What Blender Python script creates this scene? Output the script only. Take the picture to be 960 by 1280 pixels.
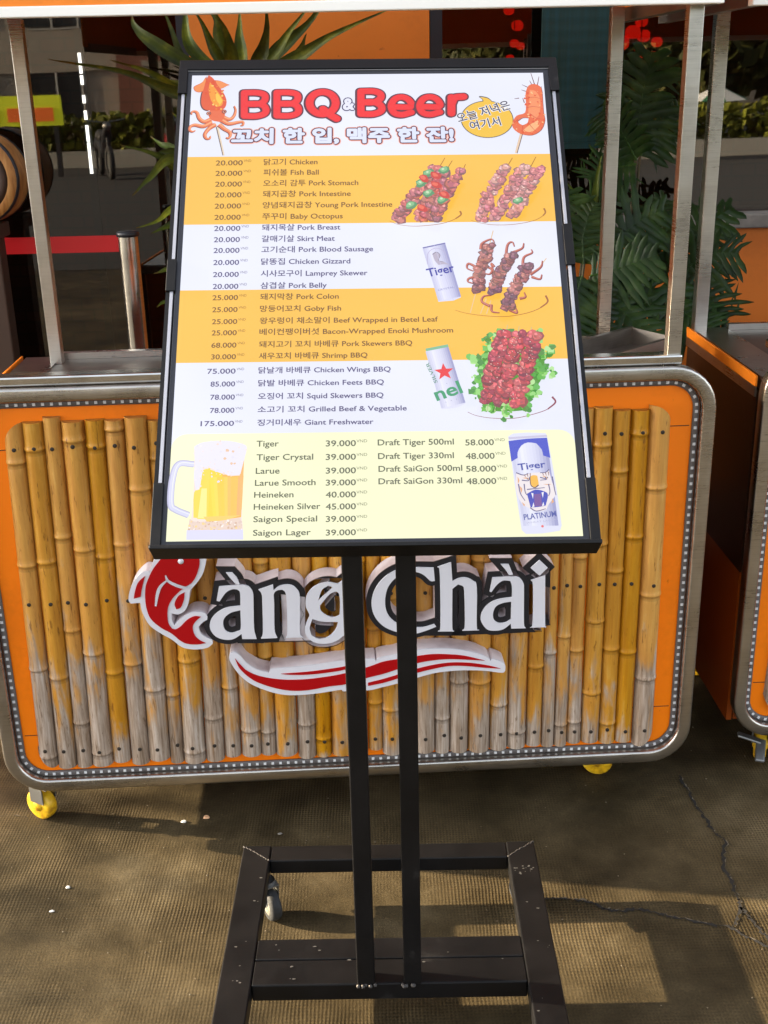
import bpy, bmesh, math, random
from mathutils import Vector, Matrix
from mathutils.geometry import tessellate_polygon
C = bpy.context.scene
for _o in list(bpy.data.objects): bpy.data.objects.remove(_o)
COL = C.collection
CAM_F = 1437.33
CAM_R = [0.999727,-0.008166,-0.021907]
CAM_U = [0.023379,0.349198,0.936757]
CAM_D = [0.0,0.937013,-0.349294]
STAND = {'x': -0.0062,'y': 1.8706,'rz': -0.00852}
BOARD = [[-0.00194,-0.43521,0.91342],[0.99974,0.01769,-0.01431],[-0.00126,0.67098,0.74147],[0.02272,-0.74126,0.67083]]
CART = {'x': -0.0332,'y': 2.129,'rz': 0.04506}
ROWS = [('닭고기 Chicken',-165.1,635.0,83.1,9.7,'o'),('20.000',-239.4,634.3,41.5,9.7,'o'),('VND',-196.1,640.4,11.8,4.9,'os'),('피쉬볼 Fish Ball',-165.1,615.3,85.1,9.7,'o'),('20.000',-239.1,614.6,41.1,9.7,'o'),('VND',-196.2,620.8,11.7,4.8,'os'),('오소리 감투 Pork Stomach',-165.1,595.1,146.1,9.6,'o'),('20.000',-238.8,594.4,40.8,9.6,'o'),('VND',-196.2,600.5,11.7,4.8,'os'),('돼지곱창 Pork Intestine',-165.1,575.0,134.3,9.5,'o'),('20.000',-238.5,574.4,40.4,9.5,'o'),('VND',-196.3,580.4,11.6,4.7,'os'),('양념돼지곱창 Young Pork Intestine',-165.1,554.4,197.7,9.4,'o'),('20.000',-238.1,553.8,40.0,9.4,'o'),('VND',-196.3,559.7,11.6,4.7,'os'),('쭈꾸미 Baby Octopus',-165.1,533.9,121.9,9.3,'o'),('20.000',-237.8,533.3,39.7,9.3,'o'),('VND',-196.3,539.2,11.5,4.7,'os'),('돼지목살 Pork Breast',-165.1,513.7,118.2,9.3,'w'),('20.000',-237.4,513.1,39.3,9.3,'w'),('VND',-196.4,518.9,11.5,4.6,'ws'),('갈매기살 Skirt Meat',-165.1,493.5,109.7,9.2,'w'),('20.000',-237.1,493.0,38.9,9.2,'w'),('VND',-196.4,498.8,11.4,4.6,'ws'),('고기순대 Pork Blood Sausage',-165.1,474.3,167.3,9.1,'w'),('20.000',-236.8,473.8,38.6,9.1,'w'),('VND',-196.4,479.5,11.4,4.5,'ws'),('닭똥집 Chicken Gizzard',-165.1,453.1,132.9,9.0,'w'),('20.000',-236.4,452.6,38.2,9.0,'w'),('VND',-196.4,458.3,11.3,4.5,'ws'),('시사모구이 Lamprey Skewer',-165.1,432.2,158.3,8.9,'w'),('20.000',-236.0,431.6,37.9,8.9,'w'),('VND',-196.4,437.3,11.3,4.5,'ws'),('삼겹살 Pork Belly',-165.0,411.4,97.6,8.9,'w'),('20.000',-235.6,410.9,37.5,8.9,'w'),('VND',-196.4,416.4,11.2,4.4,'ws'),('돼지막창 Pork Colon',-165.0,392.1,115.3,8.8,'o'),('25.000',-235.3,391.6,37.2,8.8,'o'),('VND',-196.4,397.2,11.2,4.4,'os'),('망둥어꼬치 Goby Fish',-165.0,371.7,118.7,8.7,'o'),('25.000',-234.9,371.2,36.8,8.7,'o'),('VND',-196.4,376.7,11.1,4.3,'os'),('왕우렁이 채소말이 Beef Wrapped in Betel Leaf',-164.9,351.4,260.3,8.6,'o'),('25.000',-234.5,351.0,36.5,8.6,'o'),('VND',-196.4,356.4,11.1,4.3,'os'),('베이컨팽이버섯 Bacon-Wrapped Enoki Mushroom',-164.9,332.7,281.8,8.6,'o'),('25.000',-234.2,332.2,36.1,8.6,'o'),('VND',-196.4,337.6,11.0,4.3,'os'),('돼지고기 꼬치 바베큐 Pork Skewers BBQ',-164.9,312.1,221.7,8.5,'o'),('68.000',-233.8,311.7,35.8,8.5,'o'),('VND',-196.4,317.0,11.0,4.2,'os'),('새우꼬치 바베큐 Shrimp BBQ',-164.9,293.0,156.5,8.4,'o'),('30.000',-233.5,292.6,35.4,8.4,'o'),('VND',-196.4,297.9,10.9,4.2,'os'),('닭날개 바베큐 Chicken Wings BBQ',-164.8,269.6,189.4,8.3,'w'),('75.000',-238.0,269.2,40.1,8.3,'w'),('VND',-196.2,274.4,10.9,4.2,'ws'),('닭발 바베큐 Chicken Feets BBQ',-164.7,248.9,179.2,8.2,'w'),('85.000',-232.6,248.5,34.7,8.2,'w'),('VND',-196.2,253.7,10.8,4.1,'ws'),('오징어 꼬치 Squid Skewers BBQ',-164.6,227.9,178.2,8.2,'w'),('78.000',-232.1,227.5,34.4,8.2,'w'),('VND',-196.1,232.6,10.8,4.1,'ws'),('소고기 꼬치 Grilled Beef & Vegetable',-164.5,207.0,210.6,8.1,'w'),('78.000',-231.7,206.6,34.0,8.1,'w'),('VND',-196.0,211.7,10.7,4.0,'ws'),('징거미새우 Giant Freshwater',-164.5,186.3,163.2,8.0,'w'),('175.000',-244.2,186.1,46.6,8.0,'w'),('VND',-196.0,190.9,10.7,4.0,'ws'),('Tiger',-164.8,153.3,30.7,9.4,'y'),('39.000',-68.2,152.4,41.9,9.4,'y'),('VND',-25.1,157.9,15.1,4.7,'ys'),('Tiger Crystal',-164.3,132.5,78.4,9.3,'y'),('39.000',-68.2,131.6,41.7,9.3,'y'),('VND',-25.3,137.0,15.0,4.6,'ys'),('Larue',-164.9,111.9,32.6,9.2,'y'),('39.000',-68.1,110.9,41.5,9.2,'y'),('VND',-25.5,116.4,15.0,4.6,'ys'),('Larue Smooth',-165.6,93.9,83.2,9.1,'y'),('39.000',-68.1,92.9,41.3,9.1,'y'),('VND',-25.6,98.3,14.9,4.6,'ys'),('Heineken',-166.3,76.1,53.7,9.0,'y'),('40.000',-68.1,75.0,41.2,9.0,'y'),('VND',-25.8,80.4,14.8,4.5,'ys'),('Heineken Silver',-166.4,58.3,90.7,9.0,'y'),('45.000',-68.1,57.3,41.0,9.0,'y'),('VND',-25.9,62.6,14.8,4.5,'ys'),('Saigon Special',-166.5,40.2,86.5,8.9,'y'),('39.000',-68.0,39.1,40.8,8.9,'y'),('VND',-26.1,44.4,14.7,4.4,'ys'),('Saigon Lager',-166.5,20.5,77.9,8.8,'y'),('39.000',-68.0,19.4,40.6,8.8,'y'),('VND',-26.3,24.6,14.6,4.4,'ys'),('Draft Tiger 500ml',4.5,152.9,106.3,9.4,'y'),('58.000',127.1,151.2,39.8,9.4,'y'),('VND',168.2,157.1,14.6,4.7,'ys'),('Draft Tiger 330ml',4.7,132.0,105.3,9.3,'y'),('48.000',126.7,130.3,40.1,9.3,'y'),('VND',168.2,136.2,14.5,4.6,'ys'),('Draft SaiGon 500ml',5.0,112.6,115.9,9.2,'y'),('58.000',126.4,110.9,41.6,9.2,'y'),('VND',169.4,116.7,14.4,4.6,'ys'),('Draft SaiGon 330ml',4.7,93.9,115.4,9.1,'y'),('48.000',126.2,92.2,40.9,9.1,'y'),('VND',168.4,98.0,14.4,4.6,'ys')]
BANDS = [651.0,528.0,409.0,287.4,175.1]
HEAD = {'BBQ': (-205.4,724.6,159.0,55.7),'AMP': (-41.8,737.9,18.4,23.8),'BEER': (-21.0,726.6,175.3,56.6),'SUB': (-216.9,672.5,349.4,32.3)}
BUBBLE = [(11.4,[[(-198.8,774.9),(-197.5,729.7)],[(-198.8,775.4),(-178.0,775.2),(-166.6,770.5),(-166.4,759.3),(-176.4,752.8),(-198.2,753.0)],[(-198.2,753.0),(-174.9,752.8),(-165.0,746.0),(-164.8,734.7),(-176.9,729.0),(-197.5,729.2)]]),(11.4,[[(-146.7,774.3),(-146.0,729.2)],[(-146.7,774.9),(-125.9,774.6),(-114.6,770.0),(-114.5,758.8),(-124.6,752.2),(-146.4,752.5)],[(-146.4,752.5),(-123.1,752.2),(-113.3,745.5),(-113.2,734.1),(-125.3,728.5),(-145.9,728.7)]]),(12.7,[[(-53.0,753.3),(-54.6,744.9),(-59.1,737.9),(-65.8,733.2),(-73.7,731.6),(-81.6,733.3),(-88.4,738.2),(-92.9,745.3),(-94.5,753.8),(-93.0,762.2),(-88.5,769.4),(-81.8,774.1),(-73.8,775.7),(-65.8,773.9),(-59.1,769.1),(-54.6,761.8),(-53.0,753.3)],[(-73.3,741.6),(-63.2,731.0),(-51.6,722.2)]]),(11.9,[[(-12.8,775.7),(-13.2,730.8)],[(-12.8,776.0),(7.3,775.8),(18.0,770.5),(17.9,760.9),(7.0,753.8),(-13.0,754.0)],[(-13.0,754.0),(8.2,753.8),(18.8,746.5),(18.7,736.4),(6.7,730.6),(-13.2,730.8)]]),(11.4,[[(39.1,744.5),(66.0,744.9),(63.5,758.0),(52.6,764.2),(41.1,760.1),(35.0,746.4),(39.5,733.2),(51.8,729.2),(66.7,733.5)]]),(11.4,[[(84.3,744.1),(111.3,744.4),(108.9,757.6),(98.1,763.7),(86.5,759.6),(80.3,745.9),(84.7,732.8),(96.9,728.8),(111.8,733.1)]]),(12.9,[[(131.6,762.7),(130.3,731.1)],[(131.6,750.7),(137.5,762.1),(150.8,764.0)]])]
PIC = {'squid': {'mantle': [(-256.7,810.9),(-249.2,804.0),(-241.5,790.2),(-232.7,776.6),(-226.8,761.5),(-227.0,749.5),(-231.5,742.1),(-240.9,740.0),(-254.0,740.1),(-262.4,743.9),(-266.4,754.4),(-266.4,769.4),(-263.5,784.4),(-261.0,798.0)],'shade': [(-257.9,811.7),(-260.0,802.6),(-263.6,787.4),(-267.8,773.9),(-268.8,760.4),(-267.6,750.0),(-263.5,742.5),(-257.5,739.4),(-252.8,740.9),(-264.2,758.9),(-259.7,795.0)],'hi': [(-254.4,796.4),(-247.4,787.3),(-238.6,773.6),(-232.1,760.0),(-234.1,749.6),(-242.3,746.7),(-251.2,760.2),(-255.5,779.8)],'hi2': [(-244.7,779.7),(-237.1,767.6),(-233.3,758.5),(-236.6,751.1),(-242.9,761.6)],'finl': [(-260.2,808.7),(-266.9,796.6),(-277.4,789.9),(-280.2,785.3),(-276.9,778.5),(-269.7,776.2),(-262.7,779.9),(-258.4,791.9)],'finr': [(-247.9,800.9),(-238.3,799.3),(-228.5,793.9),(-222.4,790.8),(-227.1,788.6),(-235.3,783.4),(-241.4,785.7)],'head': [(-251.7,742.3),(-230.3,742.1),(-228.1,728.8),(-234.2,717.0),(-247.3,720.1),(-253.5,729.0)],'eyes': [(-253.7,733.2),(-229.2,736.5)],'tent': [[(-249.7,723.1),(-260.2,718.8),(-268.1,725.5),(-272.2,736.6),(-277.6,739.4),(-281.0,736.7),(-280.3,733.0)],[(-248.3,717.2),(-261.0,709.7),(-274.1,712.3),(-281.0,709.5),(-282.5,702.9),(-278.2,699.2),(-273.6,701.3)],[(-242.3,712.7),(-251.4,705.5),(-258.0,693.9),(-255.4,685.8),(-250.1,685.8),(-249.4,690.1)],[(-233.4,728.8),(-221.4,722.8),(-213.9,728.6),(-211.3,740.4),(-213.9,748.6)],[(-233.2,721.4),(-221.1,714.0),(-207.0,716.7),(-199.4,717.4),(-198.6,711.5),(-202.5,710.1)],[(-236.4,712.6),(-227.8,703.8),(-220.0,697.8),(-218.0,690.5),(-221.3,685.5),(-224.7,687.0)]],'stick': [(-239.8,708.3),(-227.9,653.1)]},'shrimp': {'body': [(256.0,784.5),(266.5,787.9),(276.2,779.5),(276.6,752.6),(276.5,729.3),(277.4,715.5),(270.6,697.3),(255.2,686.7),(237.0,689.7),(226.6,700.0),(225.8,711.5),(233.7,725.2),(247.0,730.8),(249.7,750.5),(250.3,769.2)],'hi': [(257.3,776.2),(266.5,773.7),(272.9,757.3),(270.1,729.4),(260.8,715.7),(252.5,729.6),(254.9,752.8)],'hi2': [(252.8,706.6),(266.3,715.6),(269.4,706.4),(255.6,692.9),(241.1,695.3)],'hole': [(234.7,712.5),(242.5,718.2),(251.7,718.1),(249.3,708.9),(241.6,704.4),(236.3,707.9)],'legs': [[(261.4,810.5),(266.3,785.5)],[(274.1,803.2),(269.9,783.1)],[(258.5,795.1),(263.3,782.0)],[(245.8,786.9),(255.7,780.9)],[(244.2,776.3),(253.3,772.7)],[(232.0,758.9),(239.5,759.9)],[(245.1,759.9),(247.3,750.5)],[(276.5,783.1),(275.4,750.2)]],'seg': [[(250.5,757.5),(263.7,759.7),(276.4,754.9)],[(249.0,738.9),(262.5,741.1),(276.1,736.3)],[(254.2,727.3),(264.7,717.9),(276.5,715.5)],[(249.4,711.2),(256.1,699.7),(262.8,690.5)],[(241.8,706.7),(241.2,697.6),(240.6,688.5)],[(235.0,716.0),(230.1,711.4),(226.3,706.9)]],'stick': [(239.3,690.8),(228.4,652.5)]},'bubble': {'c': [(186.2,718.8),(227.2,718.3),(188.0,754.6)],'curl': [(181.3,751.2),(181.3,758.2),(176.3,763.9),(187.4,761.7),(193.1,756.9),(196.5,751.1)],'t1': [(141.0,711.2),(225.2,738.0),(141.7,728.5)],'t2': [(159.8,696.2),(207.6,705.9),(160.5,712.2)]},'sk1': {'lines': [[(40.8,530.9),(67.0,572.7),(100.9,618.6)],[(74.2,528.8),(96.7,577.4),(114.8,611.5)],[(95.0,526.9),(116.2,572.1),(138.8,607.8)]],'sticks': [[(106.8,625.5),(116.7,644.5)],[(116.5,618.4),(128.0,639.2)],[(140.4,613.0),(148.3,632.0)]],'veg': [(113.3,608.9),(77.2,584.5),(89.0,603.2),(87.9,565.6),(108.5,553.6),(60.6,544.0)],'red': [(81.6,593.0),(99.6,580.8),(111.6,562.8),(100.2,597.9),(77.2,538.8)],'plate': [(28.2,527.7),(40.6,521.7),(61.3,518.2),(82.2,518.8),(108.8,522.6),(128.6,530.7),(137.3,538.1),(136.1,544.8)]},'sk2': {'lines': [[(166.7,531.1),(185.1,578.7),(207.5,621.7)],[(188.6,529.0),(212.5,572.9),(238.2,615.6)],[(213.0,528.7),(235.3,568.9),(256.1,604.1)]],'sticks': [[(214.2,629.2),(222.0,643.4)],[(245.4,618.4),(258.8,644.9)],[(261.4,603.1),(273.0,624.7)]],'veg': [(223.3,548.7)],'plate': [(152.0,527.6),(165.5,522.9),(186.6,519.0),(217.0,519.6),(246.3,525.6),(262.1,534.6),(266.4,540.9),(264.6,548.3)]},'can1': {'body': [(77.2,478.5),(94.3,483.6),(111.4,486.6),(131.1,391.8),(119.8,386.3),(97.6,384.5)],'rim': [(77.2,478.5),(111.4,486.6)],'side': [(104.5,484.6),(111.4,486.6),(131.1,391.8),(122.5,387.3)],'sidel': [(77.2,478.5),(82.9,480.0),(102.1,385.0),(97.6,384.5)],'arch': [(83.1,449.7),(84.8,468.3),(91.8,476.2),(100.9,477.4),(109.6,470.6),(114.7,454.6)],'fig': [(91.5,466.8),(97.3,470.8),(102.7,465.4),(100.1,456.1),(107.9,453.4),(116.7,448.0),(108.9,449.4),(99.8,448.2),(94.5,456.2)],'t': [(84.0,427.4),(123.6,436.6),(85.7,441.8)],'t2': [(97.6,402.6),(121.8,408.0),(97.7,405.7)]},'octo': {'lines': [[(156.1,404.4),(162.2,438.2),(176.4,475.2)],[(180.1,396.4),(190.7,427.4),(206.9,456.2)],[(196.1,365.4),(209.0,396.0),(229.0,432.2)]],'sticks': [[(177.9,483.2),(184.9,508.7)],[(153.7,400.6),(143.6,364.8)],[(168.6,388.8),(158.5,363.3)],[(175.1,386.1),(167.3,362.7)],[(252.3,445.1),(262.2,458.2)]],'tent': [[(164.0,475.3),(166.7,486.0),(180.7,493.3),(185.4,487.1)],[(156.8,443.6),(144.8,450.3),(142.2,442.4),(151.4,437.1)],[(161.6,426.5),(145.9,425.3),(142.3,418.9),(154.3,414.3)],[(169.3,446.1),(179.0,439.4),(175.3,431.5),(166.4,432.9)],[(200.0,453.6),(204.5,481.5),(212.1,487.6),(215.0,479.5)],[(209.8,468.1),(226.1,475.9),(229.6,485.2)],[(225.0,440.1),(228.0,459.9),(240.7,467.7),(240.2,473.9)],[(235.5,429.5),(252.1,442.4),(255.5,453.5)],[(237.5,425.5),(249.5,421.5),(253.0,429.3)],[(172.4,375.9),(161.3,383.7),(164.4,392.7),(175.6,394.4)],[(200.8,369.2),(211.9,363.9),(208.9,376.7)],[(174.7,378.4),(175.3,366.9),(186.1,364.3)],[(217.4,388.2),(225.9,390.6),(224.7,398.4)],[(182.6,443.3),(178.4,448.6),(183.9,424.9)]],'plate': [(121.4,370.2),(136.6,364.9),(162.8,360.2),(195.7,358.3),(226.9,363.8),(247.3,372.4),(258.7,382.5),(256.5,393.4)]},'can2': {'body': [(76.3,301.7),(92.8,307.7),(109.2,310.0),(130.1,216.6),(117.1,210.3),(95.7,208.0)],'rim': [(76.4,303.7),(109.2,310.5)],'side': [(101.5,308.8),(109.2,310.0),(130.1,216.6),(121.0,211.9)],'star': [(101.7,267.5),(102.2,281.2)],'t': [(90.5,221.4),(127.0,234.1),(86.2,241.8)],'t2': [(91.9,250.7),(80.1,283.2),(96.3,253.7)],'dots': [(104.7,248.8),(102.5,218.8),(110.1,221.1),(117.6,223.4)]},'lett': {'poly': [(180.7,325.2),(194.0,327.6),(237.0,317.0),(252.9,294.5),(251.8,262.6),(231.1,226.7),(220.7,198.3),(186.6,196.4),(159.2,200.3),(141.1,223.1),(146.7,251.9),(144.9,283.6),(164.8,313.0)],'lines': [[(159.8,213.3),(170.8,261.3),(185.5,312.7)],[(178.8,210.7),(192.4,261.0),(208.2,309.9)],[(197.6,203.3),(216.1,260.7),(228.6,304.7)]],'sticks': [[(191.4,320.1),(194.7,333.1)],[(209.2,318.6),(211.3,331.1)],[(224.6,311.0),(229.1,329.1)],[(160.5,206.2),(157.8,194.4)],[(171.1,204.9),(168.4,194.3)],[(183.8,203.5),(181.1,192.9)]],'plate': [(132.7,203.0),(144.2,197.4),(165.2,193.1),(196.9,192.2),(224.9,198.2),(246.7,206.2),(258.2,216.8),(254.1,225.7)]},'mug': {'handle': [(-250.6,127.4),(-272.3,127.7),(-279.4,104.2),(-279.8,68.7),(-272.7,59.8),(-254.6,51.6)],'body': [(-251.6,151.4),(-178.5,150.4),(-181.3,125.7),(-182.4,60.9),(-179.5,24.5),(-255.2,25.6),(-249.8,58.7),(-250.2,126.6)],'beerl': [(-238.2,118.3),(-227.9,121.4),(-227.9,45.7),(-247.8,47.6),(-248.7,84.3),(-241.5,90.7)],'beerm': [(-232.3,120.6),(-218.7,115.5),(-211.1,112.2),(-208.7,43.8),(-242.6,45.9),(-238.6,90.6)],'beerr': [(-212.6,112.7),(-197.5,109.5),(-181.4,109.3),(-183.1,47.4),(-210.2,43.9)],'beerh': [(-238.6,90.6),(-231.1,90.5),(-230.1,45.7),(-241.9,46.7)],'foot': [(-233.8,45.8),(-183.8,47.4),(-204.2,40.6),(-229.1,38.6)],'foam': [(-250.9,153.1),(-241.4,158.8),(-229.4,160.8),(-214.3,161.7),(-199.2,160.4),(-183.9,156.3),(-177.7,150.4),(-181.4,130.6),(-185.6,110.2),(-197.5,107.9),(-209.6,111.7),(-218.7,115.0),(-223.3,118.9),(-230.8,120.6),(-236.7,118.2),(-239.1,103.6),(-240.8,90.7),(-245.9,87.5),(-249.4,107.0),(-249.0,126.6)],'edge': [(-187.0,130.7),(-181.4,132.3),(-182.4,60.9),(-185.3,48.3)],'base': [(-255.8,28.5),(-179.6,28.5),(-178.8,13.9),(-255.6,14.7)],'rock': [(-252.9,46.1),(-239.5,41.1),(-183.8,46.7),(-180.3,28.5),(-255.0,28.4)],'spots': [(-207.3,133.4),(-198.1,125.9),(-193.6,125.8),(-196.4,144.0),(-204.7,145.8)]},'can3': {'body': [(187.8,164.0),(194.6,168.3),(214.5,169.8),(239.5,168.4),(242.9,160.4),(249.6,90.3),(253.1,29.3),(250.4,21.8),(226.5,18.1),(203.6,17.7),(198.2,23.2),(192.7,91.1)],'blue': [(187.8,156.8),(215.2,160.0),(242.3,161.1),(244.7,130.1),(235.1,133.8),(233.5,143.2),(226.6,152.6),(214.8,154.3),(205.3,149.3),(199.7,139.3),(199.2,130.7),(190.1,125.1)],'face': [(195.6,108.0),(203.9,104.3),(219.7,107.7),(238.0,108.8),(241.4,111.6),(244.6,93.2),(248.6,76.3),(237.1,59.8),(232.7,52.2),(218.5,50.4),(211.1,54.6),(200.0,63.1),(194.1,82.7)],'nose': [(214.4,102.1),(219.4,104.1),(224.6,103.1),(225.6,89.2),(220.1,85.4),(214.8,89.4)],'mouth': [(208.6,76.2),(220.6,82.3),(233.3,79.3),(237.4,73.7),(233.2,58.4),(222.7,56.5),(212.4,56.0)],'tong': [(218.2,75.6),(227.9,76.3),(228.2,57.8),(217.9,57.3)],'fangs': [[(214.5,77.5),(217.6,76.7),(216.5,68.4)],[(228.7,78.0),(232.0,78.6),(230.1,69.6)],[(214.4,55.9),(217.7,57.3),(216.8,63.5)],[(228.0,57.8),(231.3,58.7),(230.3,64.0)]],'lines': [[(195.6,108.0),(205.2,104.3),(212.5,107.0)],[(241.5,112.3),(236.6,108.1),(228.8,107.5)],[(202.7,96.6),(211.8,95.8),(213.4,100.7)],[(228.3,100.5),(237.2,97.5),(228.0,96.2)],[(197.8,91.0),(199.6,77.0),(205.3,65.8)],[(245.3,101.6),(247.1,81.9),(248.4,73.5)],[(205.6,90.9),(206.2,79.7),(208.4,74.1)],[(239.3,90.4),(240.4,79.2),(238.0,72.3)],[(211.7,55.3),(219.8,50.3),(232.8,53.6)],[(209.0,82.5),(220.7,83.7),(233.7,84.9)]],'oran': [[(197.2,102.3),(199.5,96.6),(197.2,91.0)],[(199.0,88.2),(202.6,83.9),(200.9,77.0)],[(231.5,90.6),(239.2,89.0),(243.2,90.4)],[(200.7,64.4),(205.0,60.2),(203.5,57.5)],[(242.9,69.4),(245.1,63.8),(241.1,61.1)],[(203.6,100.1),(210.1,100.7),(212.5,97.9)],[(231.1,103.2),(236.2,101.8),(238.5,97.5)]],'rim': [(188.3,161.1),(242.5,164.0)],'t': [(199.5,111.2),(236.9,115.6),(200.1,121.4)],'t2': [(202.5,37.5),(246.8,42.4),(202.3,45.8)],'t3': [(205.1,31.6),(245.7,36.2),(204.9,34.3)],'dot': [(226.6,27.9)]}}
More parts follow.
